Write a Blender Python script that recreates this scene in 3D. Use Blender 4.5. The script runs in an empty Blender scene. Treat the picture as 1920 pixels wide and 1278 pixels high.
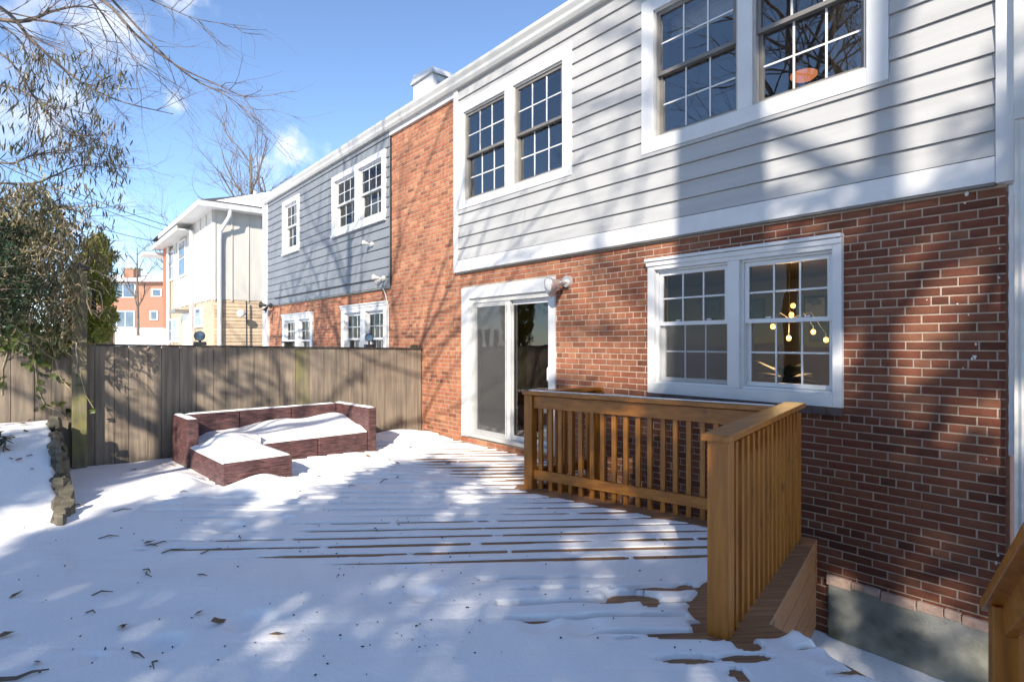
import bpy, math, random
import numpy as np
from mathutils import Vector, Matrix
R = math.radians
rnd = random.Random(7)
sc = bpy.context.scene
col = sc.collection

# ------------------------------------------------------------------ camera
FPX, THETA, EYE, HORY = 1073.0, R(39.8), 1.5, 643.0
cd = bpy.data.cameras.new('camera')
cam = bpy.data.objects.new('camera', cd)
col.objects.link(cam)
cam.location = (0, 0, EYE)
cam.rotation_euler = (R(90), 0, R(180 - 39.8 - 90))
cd.sensor_width = 36
cd.lens = 36 * FPX / 1920
cd.shift_y = 4 / 1920
cd.clip_start = 0.05
cd.clip_end = 3000
sc.camera = cam
sc.render.resolution_x, sc.render.resolution_y = 1024, 681

# ------------------------------------------------------------------ light
SUN_EL = R(29)
RAY = Vector((-0.64, 0.768))            # horizontal direction the sunlight travels
TANE = math.tan(SUN_EL)
wd = bpy.data.worlds.new('World')
sc.world = wd
wd.use_nodes = True
sun = bpy.data.lights.new('sun', 'SUN')
sun.energy = 4.1
sun.angle = R(0.5)
sun.color = (1.0, 0.91, 0.78)
so = bpy.data.objects.new('sun', sun)
col.objects.link(so)
raydir = Vector((RAY.x * math.cos(SUN_EL), RAY.y * math.cos(SUN_EL), -math.sin(SUN_EL)))
so.rotation_euler = raydir.to_track_quat('-Z', 'Y').to_euler()
so.location = (10, -12, 14)
vs = sc.view_settings
vs.view_transform = 'Standard'
vs.look = 'None'
vs.exposure = 1.08
vs.gamma = 1.0
sc.cycles.max_bounces = 7
sc.cycles.diffuse_bounces = 3
sc.cycles.glossy_bounces = 3
sc.cycles.transparent_max_bounces = 10
sc.cycles.caustics_reflective = False
sc.cycles.caustics_refractive = False


def world_nodes():
    nt = wd.node_tree
    n, l = nt.nodes, nt.links
    n.clear()
    out = n.new('ShaderNodeOutputWorld')
    bg = n.new('ShaderNodeBackground')
    sky = n.new('ShaderNodeTexSky')
    sky.sky_type = 'NISHITA'
    sky.sun_disc = False
    sky.sun_elevation = SUN_EL
    sky.sun_rotation = math.atan2(-RAY.x, -RAY.y)
    sky.altitude = 1800
    sky.air_density = 0.9
    sky.dust_density = 0.35
    sky.ozone_density = 2.4
    tc = n.new('ShaderNodeTexCoord')
    nz = n.new('ShaderNodeTexNoise')
    nz.inputs['Scale'].default_value = 13
    nz.inputs['Detail'].default_value = 7
    nz.inputs['Roughness'].default_value = 0.55
    l.new(tc.outputs['Generated'], nz.inputs['Vector'])
    mask = None
    for (x, y, rad, amt, th) in [(560, 285, 62, 1.0, 0.40), (520, 330, 60, 0.8, 0.44), (200, 75, 95, 0.7, 0.44), (335, 193, 34, 0.75, 0.46),
                                 (60, 90, 190, 0.55, 0.44), (370, -20, 100, 0.7, 0.45), (230, 470, 130, 0.4, 0.40), (60, 560, 160, 0.4, 0.40),
                                 (-700, 200, 260, 0.7, 0.45), (2600, 60, 300, 0.6, 0.45)]:
        dvec = raypx(x, y).normalized()
        dn = n.new('ShaderNodeVectorMath')
        dn.operation = 'DISTANCE'
        dn.inputs[1].default_value = dvec
        nrm = n.new('ShaderNodeVectorMath')
        nrm.operation = 'NORMALIZE'
        l.new(tc.outputs['Generated'], nrm.inputs[0])
        l.new(nrm.outputs[0], dn.inputs[0])
        mr = n.new('ShaderNodeMapRange')
        mr.interpolation_type = 'SMOOTHSTEP'
        ang = rad / FPX
        mr.inputs[1].default_value = 0.0
        mr.inputs[2].default_value = ang * 1.6
        mr.inputs[3].default_value = 0.07
        mr.inputs[4].default_value = -0.34
        l.new(dn.outputs['Value'], mr.inputs[0])
        ad = n.new('ShaderNodeMath')
        ad.operation = 'ADD'
        l.new(nz.outputs[0], ad.inputs[0])
        l.new(mr.outputs[0], ad.inputs[1])
        m2 = n.new('ShaderNodeMapRange')
        m2.interpolation_type = 'SMOOTHSTEP'
        m2.inputs[1].default_value = th + 0.0
        m2.inputs[2].default_value = th + 0.30
        m2.inputs[3].default_value = 0
        m2.inputs[4].default_value = amt
        l.new(ad.outputs[0], m2.inputs[0])
        if mask is None:
            mask = m2.outputs[0]
        else:
            mx = n.new('ShaderNodeMath')
            mx.operation = 'MAXIMUM'
            l.new(mask, mx.inputs[0])
            l.new(m2.outputs[0], mx.inputs[1])
            mask = mx.outputs[0]
    mix = n.new('ShaderNodeMixRGB')
    mix.inputs[2].default_value = (4.6, 4.75, 5.0, 1)
    l.new(mask, mix.inputs[0])
    l.new(sky.outputs[0], mix.inputs[1])
    l.new(mix.outputs[0], bg.inputs[0])
    bg.inputs[1].default_value = 0.135
    l.new(bg.outputs[0], out.inputs[0])


# ------------------------------------------------------------------ survey helpers (photo pixel -> point on a real plane)
_c, _s = math.cos(THETA), math.sin(THETA)


def raypx(x, y):
    u, v = (x - 960) / FPX, (HORY - y) / FPX
    return Vector((-_c + _s * u, _s + _c * u, v))


def on_y(x, y, Y):
    q = raypx(x, y)
    t = Y / q.y
    return Vector((q.x * t, Y, EYE + q.z * t))


def on_x(x, y, X):
    q = raypx(x, y)
    t = X / q.x
    return Vector((X, q.y * t, EYE + q.z * t))


def on_z(x, y, z):
    q = raypx(x, y)
    t = (z - EYE) / q.z
    return Vector((q.x * t, q.y * t, z))


def at(x, y, t):
    q = raypx(x, y)
    return Vector((q.x * t, q.y * t, EYE + q.z * t))


world_nodes()

# ------------------------------------------------------------------ mesh builder


class MB:
    def __init__(self):
        self.v, self.f = [], []

    def poly(self, pts):
        b = len(self.v)
        self.v += [tuple(p) for p in pts]
        self.f.append(tuple(range(b, b + len(pts))))
        return self

    def box(self, x0, x1, y0, y1, z0, z1):
        b = len(self.v)
        self.v += [(x0, y0, z0), (x1, y0, z0), (x1, y1, z0), (x0, y1, z0), (x0, y0, z1), (x1, y0, z1), (x1, y1, z1), (x0, y1, z1)]
        self.f += [tuple(b + i for i in q) for q in ((0, 3, 2, 1), (4, 5, 6, 7), (0, 1, 5, 4), (1, 2, 6, 5), (2, 3, 7, 6), (3, 0, 4, 7))]
        return self

    def obox(self, c, ax, ay, az):          # centre and three half-axis vectors
        b = len(self.v)
        c, ax, ay, az = Vector(c), Vector(ax), Vector(ay), Vector(az)
        for sx, sy, sz in ((-1, -1, -1), (1, -1, -1), (1, 1, -1), (-1, 1, -1), (-1, -1, 1), (1, -1, 1), (1, 1, 1), (-1, 1, 1)):
            self.v.append(tuple(c + ax * sx + ay * sy + az * sz))
        self.f += [tuple(b + i for i in q) for q in ((0, 3, 2, 1), (4, 5, 6, 7), (0, 1, 5, 4), (1, 2, 6, 5), (2, 3, 7, 6), (3, 0, 4, 7))]
        return self

    def beam(self, p, q, w, h, up=(0, 0, 1)):   # rectangular bar from p to q
        p, q = Vector(p), Vector(q)
        d = (q - p)
        up = Vector(up)
        side = d.cross(up).normalized()
        u2 = side.cross(d).normalized()
        return self.obox((p + q) / 2, d / 2, side * w / 2, u2 * h / 2)

    def tube(self, pts, rad, n=6, cap=True):
        pts = [Vector(p) for p in pts]
        b0 = len(self.v)
        m = len(pts)
        for i, p in enumerate(pts):
            d = (pts[min(i + 1, m - 1)] - pts[max(i - 1, 0)])
            if d.length < 1e-9:
                d = Vector((0, 0, 1))
            d.normalize()
            a = d.orthogonal().normalized() if i == 0 else (a - d * a.dot(d)).normalized()
            c = d.cross(a)
            r = rad[i] if hasattr(rad, '__len__') else rad
            for k in range(n):
                t = 2 * math.pi * k / n
                self.v.append(tuple(p + a * math.cos(t) * r + c * math.sin(t) * r))
        for i in range(m - 1):
            for k in range(n):
                k2 = (k + 1) % n
                self.f.append((b0 + i * n + k, b0 + i * n + k2, b0 + (i + 1) * n + k2, b0 + (i + 1) * n + k))
        if cap:
            self.f.append(tuple(b0 + k for k in reversed(range(n))))
            self.f.append(tuple(b0 + (m - 1) * n + k for k in range(n)))
        return self

    def prism(self, poly, z0, z1):
        n = len(poly)
        b = len(self.v)
        self.v += [(p[0], p[1], z0) for p in poly] + [(p[0], p[1], z1) for p in poly]
        self.f.append(tuple(b + n + i for i in range(n)))
        self.f.append(tuple(b + i for i in reversed(range(n))))
        for i in range(n):
            j = (i + 1) % n
            self.f.append((b + i, b + j, b + n + j, b + n + i))
        return self

    def extrude_x(self, prof, x0, x1):      # prof = [(y,z)...]
        n = len(prof)
        b = len(self.v)
        self.v += [(x0, p[0], p[1]) for p in prof] + [(x1, p[0], p[1]) for p in prof]
        self.f.append(tuple(b + i for i in range(n)))
        self.f.append(tuple(b + n + i for i in reversed(range(n))))
        for i in range(n):
            j = (i + 1) % n
            self.f.append((b + j, b + i, b + n + i, b + n + j))
        return self

    def lathe(self, c, prof, n=20, axis=Vector((0, 0, 1))):   # prof = [(r, h)...] along axis
        axis = Vector(axis).normalized()
        a = axis.orthogonal().normalized()
        cc = axis.cross(a)
        b0 = len(self.v)
        for r, h in prof:
            for k in range(n):
                t = 2 * math.pi * k / n
                self.v.append(tuple(Vector(c) + axis * h + (a * math.cos(t) + cc * math.sin(t)) * r))
        for i in range(len(prof) - 1):
            for k in range(n):
                k2 = (k + 1) % n
                self.f.append((b0 + i * n + k, b0 + i * n + k2, b0 + (i + 1) * n + k2, b0 + (i + 1) * n + k))
        return self

    def panel(self, x0, x1, z0, z1, holes, yf, yb):   # wall facing -Y with rectangular openings and their reveals
        xs = sorted({x0, x1, *[v for h in holes for v in h[:2] if x0 < v < x1]})
        zs = sorted({z0, z1, *[v for h in holes for v in h[2:] if z0 < v < z1]})

        def hole(i, j):
            if i < 0 or j < 0 or i >= len(xs) - 1 or j >= len(zs) - 1:
                return None
            cx, cz = (xs[i] + xs[i + 1]) / 2, (zs[j] + zs[j + 1]) / 2
            return any(h[0] < cx < h[1] and h[2] < cz < h[3] for h in holes)
        for i in range(len(xs) - 1):
            for j in range(len(zs) - 1):
                a, b, c, d = xs[i], xs[i + 1], zs[j], zs[j + 1]
                if hole(i, j):
                    if hole(i - 1, j) is False:
                        self.poly([(a, yf, c), (a, yb, c), (a, yb, d), (a, yf, d)])
                    if hole(i + 1, j) is False:
                        self.poly([(b, yf, c), (b, yf, d), (b, yb, d), (b, yb, c)])
                    if hole(i, j - 1) is False:
                        self.poly([(a, yf, c), (b, yf, c), (b, yb, c), (a, yb, c)])
                    if hole(i, j + 1) is False:
                        self.poly([(a, yf, d), (a, yb, d), (b, yb, d), (b, yf, d)])
                else:
                    self.poly([(a, yf, c), (b, yf, c), (b, yf, d), (a, yf, d)])
                    self.poly([(a, yb, c), (a, yb, d), (b, yb, d), (b, yb, c)])
        return self

    def build(self, name, m, parent=None, smooth=False, bevel=0.0, kind=None, label=None):
        me = bpy.data.meshes.new(name)
        me.from_pydata(self.v, [], self.f)
        me.materials.append(m)
        if smooth:
            me.polygons.foreach_set('use_smooth', [True] * len(me.polygons))
        me.update()
        return link(name, me, parent, bevel, kind, label)


def link(name, me, parent=None, bevel=0.0, kind=None, label=None):
    o = bpy.data.objects.new(name, me)
    col.objects.link(o)
    if parent is not None:
        o.parent = parent
        if parent.type == 'EMPTY':
            o.matrix_parent_inverse = Matrix.Translation(-Vector(parent.location))
    if bevel:
        b = o.modifiers.new('bevel', 'BEVEL')
        b.width = bevel
        b.segments = 2
        b.limit_method = 'ANGLE'
    if kind:
        o['kind'] = kind
    if label:
        o['label'] = label
    return o


def thing(name, label, cat, loc=(0, 0, 0), group=None):
    o = bpy.data.objects.new(name, None)
    o.location = loc
    o.empty_display_size = 0.2
    col.objects.link(o)
    return tag(o, label, cat, group)


def tag(o, label, cat, group=None):
    o['label'] = label
    o['category'] = cat
    if group:
        o['group'] = group
    return o


# ------------------------------------------------------------------ numpy noise
_lat = np.random.RandomState(3).rand(256, 256)


def vnoise(x, y):
    xi, yi = np.floor(x).astype(int), np.floor(y).astype(int)
    fx, fy = x - xi, y - yi
    fx, fy = fx * fx * (3 - 2 * fx), fy * fy * (3 - 2 * fy)
    g = lambda i, j: _lat[i % 256, j % 256]
    return (g(xi, yi) * (1 - fx) + g(xi + 1, yi) * fx) * (1 - fy) + (g(xi, yi + 1) * (1 - fx) + g(xi + 1, yi + 1) * fx) * fy


def fbm(x, y, o=4):
    s, a, t = 0, 0.5, 0
    for k in range(o):
        s = s + a * vnoise(x * 2 ** k + 17.3 * k, y * 2 ** k + 9.1 * k)
        t += a
        a *= 0.5
    return s / t


def sstep(a, b, x):
    t = np.clip((x - a) / (b - a), 0, 1)
    return t * t * (3 - 2 * t)


# ------------------------------------------------------------------ materials
MAT = {}


def mat(name, c1, c2=None, scale=8, stretch=(1, 1, 1), rotz=0, rough=0.6, bump=0.0, bscale=None, island=0.0, objv=0.0, metal=0.0, spec=0.5,
        detail=5, mix=(0.35, 0.65), c3=None, c3scale=1.5, c3mix=(0.55, 0.7), emit=None, estr=0.0, hue=None, bstretch=None):
    m = bpy.data.materials.new(name)
    MAT[name] = m
    m.use_nodes = True
    nt = m.node_tree
    n, l = nt.nodes, nt.links
    b = n['Principled BSDF']
    b.inputs['Roughness'].default_value = rough
    b.inputs['Metallic'].default_value = metal
    b.inputs['Specular IOR Level'].default_value = spec
    tc = n.new('ShaderNodeTexCoord')
    mp = n.new('ShaderNodeMapping')
    mp.inputs['Scale'].default_value = stretch
    if rotz:
        m0 = n.new('ShaderNodeMapping')
        m0.inputs['Rotation'].default_value = (0, 0, rotz)
        l.new(tc.outputs['Object'], m0.inputs[0])
        l.new(m0.outputs[0], mp.inputs[0])
    else:
        l.new(tc.outputs['Object'], mp.inputs[0])
    if c2 is None:
        c2 = tuple(v * 0.85 for v in c1)
    nz = n.new('ShaderNodeTexNoise')
    nz.inputs['Scale'].default_value = scale
    nz.inputs['Detail'].default_value = detail
    l.new(mp.outputs[0], nz.inputs['Vector'])
    rp = n.new('ShaderNodeValToRGB')
    rp.color_ramp.elements[0].position = mix[0]
    rp.color_ramp.elements[1].position = mix[1]
    rp.color_ramp.elements[0].color = (*c1, 1)
    rp.color_ramp.elements[1].color = (*c2, 1)
    l.new(nz.outputs[0], rp.inputs[0])
    cur = rp.outputs[0]
    if c3 is not None:
        n3 = n.new('ShaderNodeTexNoise')
        n3.inputs['Scale'].default_value = c3scale
        n3.inputs['Detail'].default_value = 4
        l.new(tc.outputs['Object'], n3.inputs['Vector'])
        r3 = n.new('ShaderNodeMapRange')
        r3.inputs[1].default_value = c3mix[0]
        r3.inputs[2].default_value = c3mix[1]
        l.new(n3.outputs[0], r3.inputs[0])
        mx = n.new('ShaderNodeMixRGB')
        mx.inputs[2].default_value = (*c3, 1)
        l.new(r3.outputs[0], mx.inputs[0])
        l.new(cur, mx.inputs[1])
        cur = mx.outputs[0]
    if island or objv:
        geo = n.new('ShaderNodeNewGeometry')
        oi = n.new('ShaderNodeObjectInfo')
        ad = n.new('ShaderNodeMath')
        ad.operation = 'ADD'
        l.new(geo.outputs['Random Per Island'], ad.inputs[0])
        l.new(oi.outputs['Random'], ad.inputs[1])
        fr = n.new('ShaderNodeMath')
        fr.operation = 'FRACT'
        l.new(ad.outputs[0], fr.inputs[0])
        amt = island or objv
        if hue is not None:           # several possible piece colours
            hr = n.new('ShaderNodeValToRGB')
            els = hr.color_ramp.elements
            hr.color_ramp.interpolation = 'LINEAR'
            for i, hc in enumerate(hue):
                p = i / (len(hue) - 1)
                e = els[i] if i < 2 else els.new(p)
                e.position = p
                e.color = (*hc, 1)
            l.new(fr.outputs[0], hr.inputs[0])
            mh = n.new('ShaderNodeMixRGB')
            mh.blend_type = 'MULTIPLY'
            mh.inputs[0].default_value = 1
            l.new(cur, mh.inputs[1])
            l.new(hr.outputs[0], mh.inputs[2])
            cur = mh.outputs[0]
        mr = n.new('ShaderNodeMapRange')
        mr.inputs[3].default_value = 1 - amt
        mr.inputs[4].default_value = 1 + amt
        l.new(fr.outputs[0], mr.inputs[0])
        hs = n.new('ShaderNodeHueSaturation')
        l.new(mr.outputs[0], hs.inputs['Value'])
        l.new(cur, hs.inputs['Color'])
        cur = hs.outputs[0]
    l.new(cur, b.inputs['Base Color'])
    if bump:
        nb = n.new('ShaderNodeTexNoise')
        nb.inputs['Scale'].default_value = bscale or scale * 3
        nb.inputs['Detail'].default_value = 6
        if bstretch:
            mb = n.new('ShaderNodeMapping')
            mb.inputs['Scale'].default_value = bstretch
            l.new(tc.outputs['Object'], mb.inputs[0])
            l.new(mb.outputs[0], nb.inputs['Vector'])
        else:
            l.new(mp.outputs[0], nb.inputs['Vector'])
        bp = n.new('ShaderNodeBump')
        bp.inputs['Strength'].default_value = min(1, bump)
        bp.inputs['Distance'].default_value = 0.01
        l.new(nb.outputs[0], bp.inputs['Height'])
        l.new(bp.outputs[0], b.inputs['Normal'])
    if emit:
        b.inputs['Emission Color'].default_value = (*emit, 1)
        b.inputs['Emission Strength'].default_value = estr
    return m


def glass(name, refl=0.10, tint=(0.93, 0.96, 0.95), bumpy=0.02):
    m = bpy.data.materials.new(name)
    MAT[name] = m
    m.use_nodes = True
    n, l = m.node_tree.nodes, m.node_tree.links
    n.clear()
    out = n.new('ShaderNodeOutputMaterial')
    tr = n.new('ShaderNodeBsdfTransparent')
    tr.inputs[0].default_value = (*tint, 1)
    gl = n.new('ShaderNodeBsdfGlossy')
    gl.inputs['Roughness'].default_value = 0.0
    tc = n.new('ShaderNodeTexCoord')
    nz = n.new('ShaderNodeTexNoise')
    nz.inputs['Scale'].default_value = 1.6
    l.new(tc.outputs['Object'], nz.inputs['Vector'])
    bp = n.new('ShaderNodeBump')
    bp.inputs['Strength'].default_value = bumpy
    bp.inputs['Distance'].default_value = 0.1
    l.new(nz.outputs[0], bp.inputs['Height'])
    l.new(bp.outputs[0], gl.inputs['Normal'])
    fr = n.new('ShaderNodeFresnel')
    fr.inputs[0].default_value = 1.5
    ad = n.new('ShaderNodeMath')
    ad.operation = 'MULTIPLY_ADD'
    ad.inputs[1].default_value = 0.9
    ad.inputs[2].default_value = refl
    ad.use_clamp = True
    l.new(fr.outputs[0], ad.inputs[0])
    mx = n.new('ShaderNodeMixShader')
    l.new(ad.outputs[0], mx.inputs[0])
    l.new(tr.outputs[0], mx.inputs[1])
    l.new(gl.outputs[0], mx.inputs[2])
    l.new(mx.outputs[0], out.inputs[0])
    return m


def leafmat(name, cols, rough=0.5, trans=0.25):
    m = mat(name, (1, 1, 1), (0.8, 0.8, 0.8), scale=6, rough=rough, island=0.25, hue=cols)
    n, l = m.node_tree.nodes, m.node_tree.links
    b = n['Principled BSDF']
    t = n.new('ShaderNodeBsdfTranslucent')
    src = b.inputs['Base Color'].links[0].from_socket
    l.new(src, t.inputs[0])
    mx = n.new('ShaderNodeMixShader')
    mx.inputs[0].default_value = trans
    l.new(b.outputs[0], mx.inputs[1])
    l.new(t.outputs[0], mx.inputs[2])
    l.new(mx.outputs[0], n['Material Output'].inputs[0])
    return m


mat('snow', (0.91, 0.90, 0.89), (0.88, 0.872, 0.866), scale=3, rough=0.6, bump=0.45, bscale=45, spec=0.3)
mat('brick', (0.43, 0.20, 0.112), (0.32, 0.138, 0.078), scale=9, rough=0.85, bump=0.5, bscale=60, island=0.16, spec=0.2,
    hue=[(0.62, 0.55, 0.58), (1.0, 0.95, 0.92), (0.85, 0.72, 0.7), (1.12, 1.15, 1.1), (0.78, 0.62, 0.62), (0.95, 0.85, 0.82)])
mat('mortar', (0.44, 0.35, 0.275), (0.34, 0.275, 0.225), scale=12, rough=0.95, bump=0.5, bscale=90, spec=0.1)
mat('tan_brick', (0.55, 0.43, 0.30), (0.45, 0.34, 0.23), scale=5, rough=0.9, island=0.12, bump=0.3, bscale=40)
mat('siding', (0.395, 0.395, 0.39), (0.35, 0.35, 0.348), scale=2.5, rough=0.55, bump=0.12, bscale=14, stretch=(0.3, 1, 4), objv=0.03)
mat('dark_siding', (0.19, 0.205, 0.225), (0.17, 0.185, 0.205), scale=2.5, rough=0.55, bump=0.12, bscale=14, stretch=(0.3, 1, 4), objv=0.03)
mat('white_paint', (0.61, 0.615, 0.62), (0.55, 0.555, 0.56), scale=3, rough=0.45, bump=0.08, bscale=20, c3=(0.60, 0.58, 0.54), c3scale=2.2, c3mix=(0.62, 0.8))
mat('vinyl', (0.62, 0.625, 0.63), (0.59, 0.595, 0.60), scale=3, rough=0.35)
mat('gutter_metal', (0.54, 0.54, 0.525), (0.44, 0.44, 0.42), scale=2, stretch=(0.4, 3, 3), rough=0.4)
mat('bronze_sash', (0.14, 0.13, 0.12), (0.18, 0.17, 0.16), scale=5, rough=0.4)
mat('grey_screen', (0.42, 0.41, 0.39), (0.36, 0.35, 0.33), scale=6, rough=0.5)
mat('shingle', (0.08, 0.08, 0.085), (0.05, 0.05, 0.055), scale=20, rough=0.9)
mat('concrete', (0.30, 0.30, 0.27), (0.22, 0.225, 0.19), scale=2.2, rough=0.9, bump=0.4, bscale=50, c3=(0.085, 0.09, 0.065), c3scale=3.2, c3mix=(0.42, 0.66))
mat('sill_brick', (0.12, 0.085, 0.078), (0.075, 0.055, 0.052), scale=9, rough=0.85, bump=0.5, bscale=50, objv=0.15)
mat('parge', (0.50, 0.36, 0.29), (0.38, 0.26, 0.20), scale=9, rough=0.95, bump=0.8, bscale=30)
RA = 54.0            # direction of the deck boards, degrees from +X
mat('deck_wood', (0.34, 0.175, 0.082), (0.22, 0.108, 0.05), scale=3.5, stretch=(1.0, 14, 14), rotz=R(-RA), rough=0.65, bump=0.3, bscale=8, objv=0.12)
mat('fascia_wood', (0.34, 0.145, 0.05), (0.25, 0.10, 0.034), scale=3, stretch=(2, 2, 16), rough=0.6, bump=0.25, bscale=8, objv=0.06)
for nm, st in (('rail_wood_x', (1.2, 12, 12)), ('rail_wood_y', (12, 1.2, 12)), ('rail_wood_z', (12, 12, 1.0))):
    mat(nm, (0.40, 0.150, 0.018), (0.275, 0.095, 0.012), scale=2.6, stretch=st, rough=0.42, bump=0.22, bscale=7, objv=0.07, c3=(0.12, 0.042, 0.010), c3scale=7, c3mix=(0.64, 0.78))
mat('fence_wood', (0.27, 0.215, 0.158), (0.165, 0.13, 0.098), scale=2.6, stretch=(9, 9, 0.6), rough=0.85, bump=0.5, bscale=6, objv=0.09, c3=(0.15, 0.125, 0.10), c3scale=1.2, c3mix=(0.5, 0.75))
mat('fence_green', (0.21, 0.18, 0.105), (0.12, 0.10, 0.07), scale=2.5, stretch=(8, 8, 0.7), rough=0.85, bump=0.5, bscale=6, c3=(0.20, 0.19, 0.06), c3scale=3, c3mix=(0.5, 0.7))
mat('dark_cap', (0.045, 0.042, 0.04), (0.03, 0.03, 0.03), scale=6, rough=0.7)
mat('bark', (0.17, 0.135, 0.105), (0.09, 0.072, 0.06), scale=6, stretch=(4, 4, 1), rough=0.9, bump=0.7, bscale=9)
mat('twig', (0.17, 0.12, 0.095), (0.09, 0.066, 0.056), scale=6, rough=0.85, island=0.25)
mat('tan_vine', (0.52, 0.43, 0.28), (0.34, 0.27, 0.17), scale=6, rough=0.8, island=0.2)
mat('stone', (0.17, 0.15, 0.105), (0.085, 0.075, 0.055), scale=5, rough=0.9, bump=0.9, bscale=20, objv=0.2, stretch=(1, 1, 5))
mat('black_plastic', (0.022, 0.022, 0.024), (0.03, 0.03, 0.03), scale=5, rough=0.45)
mat('chrome', (0.72, 0.72, 0.72), (0.62, 0.62, 0.62), scale=5, rough=0.28, metal=0.7)
mat('wall_inside', (0.26, 0.21, 0.14), (0.23, 0.19, 0.13), scale=3, rough=0.9)
mat('room_dark', (0.16, 0.15, 0.145), (0.13, 0.12, 0.12), scale=3, rough=0.9)
mat('floor_inside', (0.12, 0.075, 0.045), (0.08, 0.05, 0.03), scale=4, stretch=(1, 8, 1), rough=0.4)
mat('brown_cloth', (0.17, 0.085, 0.05), (0.12, 0.06, 0.036), scale=8, rough=0.9)
mat('curtain', (0.42, 0.26, 0.12), (0.30, 0.18, 0.08), scale=3, stretch=(14, 14, 0.4), rough=0.9)
mat('blind', (0.60, 0.57, 0.50), (0.5, 0.47, 0.42), scale=3, stretch=(1, 1, 20), rough=0.8)
mat('bulb', (1, 0.8, 0.5), rough=0.4, emit=(1.0, 0.50, 0.12), estr=1.9)
mat('warm_disc', (0.5, 0.25, 0.12), rough=0.5, emit=(1.0, 0.30, 0.10), estr=0.42)
mat('brass', (0.55, 0.38, 0.14), (0.45, 0.3, 0.1), scale=6, rough=0.3, metal=1)
mat('picture_blue', (0.05, 0.09, 0.16), (0.10, 0.14, 0.18), scale=3, rough=0.5)
mat('picture_pale', (0.45, 0.43, 0.38), (0.12, 0.10, 0.09), scale=4, rough=0.5, mix=(0.45, 0.55))
mat('far_brick', (0.34, 0.175, 0.115), (0.26, 0.128, 0.085), scale=14, stretch=(1, 1, 4), rough=0.9)
mat('orange_trim', (0.45, 0.13, 0.06), (0.38, 0.11, 0.05), scale=4, rough=0.8)
mat('far_glass', (0.10, 0.15, 0.21), (0.05, 0.08, 0.12), scale=1.2, rough=0.05, spec=0.9)
mat('cream_panel', (0.52, 0.505, 0.46), (0.47, 0.455, 0.415), scale=1.5, stretch=(3, 3, 0.5), rough=0.7)
mat('dead_leaf', (0.24, 0.16, 0.08), (0.15, 0.09, 0.05), scale=12, rough=0.85, objv=0.3, island=0.3)
mat('seed', (0.03, 0.022, 0.018), (0.05, 0.035, 0.025), scale=9, rough=0.9)
mat('wire', (0.03, 0.03, 0.035), (0.03, 0.03, 0.035), rough=0.6)
glass('pane_glass', 0.0)
glass('pane_glass_up', 0.20, (0.8, 0.84, 0.86))
glass('pane_glass_door', 0.08)


def screen():
    m = bpy.data.materials.new('insect_screen')
    MAT['insect_screen'] = m
    m.use_nodes = True
    n, l = m.node_tree.nodes, m.node_tree.links
    n.clear()
    out = n.new('ShaderNodeOutputMaterial')
    tr = n.new('ShaderNodeBsdfTransparent')
    df = n.new('ShaderNodeBsdfDiffuse')
    df.inputs[0].default_value = (0.20, 0.20, 0.20, 1)
    mx = n.new('ShaderNodeMixShader')
    mx.inputs[0].default_value = 0.30
    l.new(tr.outputs[0], mx.inputs[1])
    l.new(df.outputs[0], mx.inputs[2])
    l.new(mx.outputs[0], out.inputs[0])


screen()
leafmat('long_leaf', [(0.07, 0.085, 0.03), (0.16, 0.15, 0.065), (0.34, 0.29, 0.16), (0.05, 0.065, 0.025), (0.20, 0.14, 0.08), (0.08, 0.09, 0.035)], 0.42)
leafmat('ivy_leaf', [(0.05, 0.085, 0.02), (0.11, 0.15, 0.03), (0.19, 0.21, 0.045), (0.06, 0.10, 0.025)], 0.4)
leafmat('conifer', [(0.018, 0.045, 0.018), (0.03, 0.065, 0.024), (0.024, 0.055, 0.03)], 0.6, 0.1)
leafmat('arborvitae', [(0.36, 0.40, 0.06), (0.20, 0.27, 0.04), (0.46, 0.44, 0.08), (0.10, 0.16, 0.03)], 0.55, 0.2)
leafmat('holly', [(0.03, 0.055, 0.02), (0.045, 0.075, 0.03), (0.06, 0.07, 0.03)], 0.45, 0.1)


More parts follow.
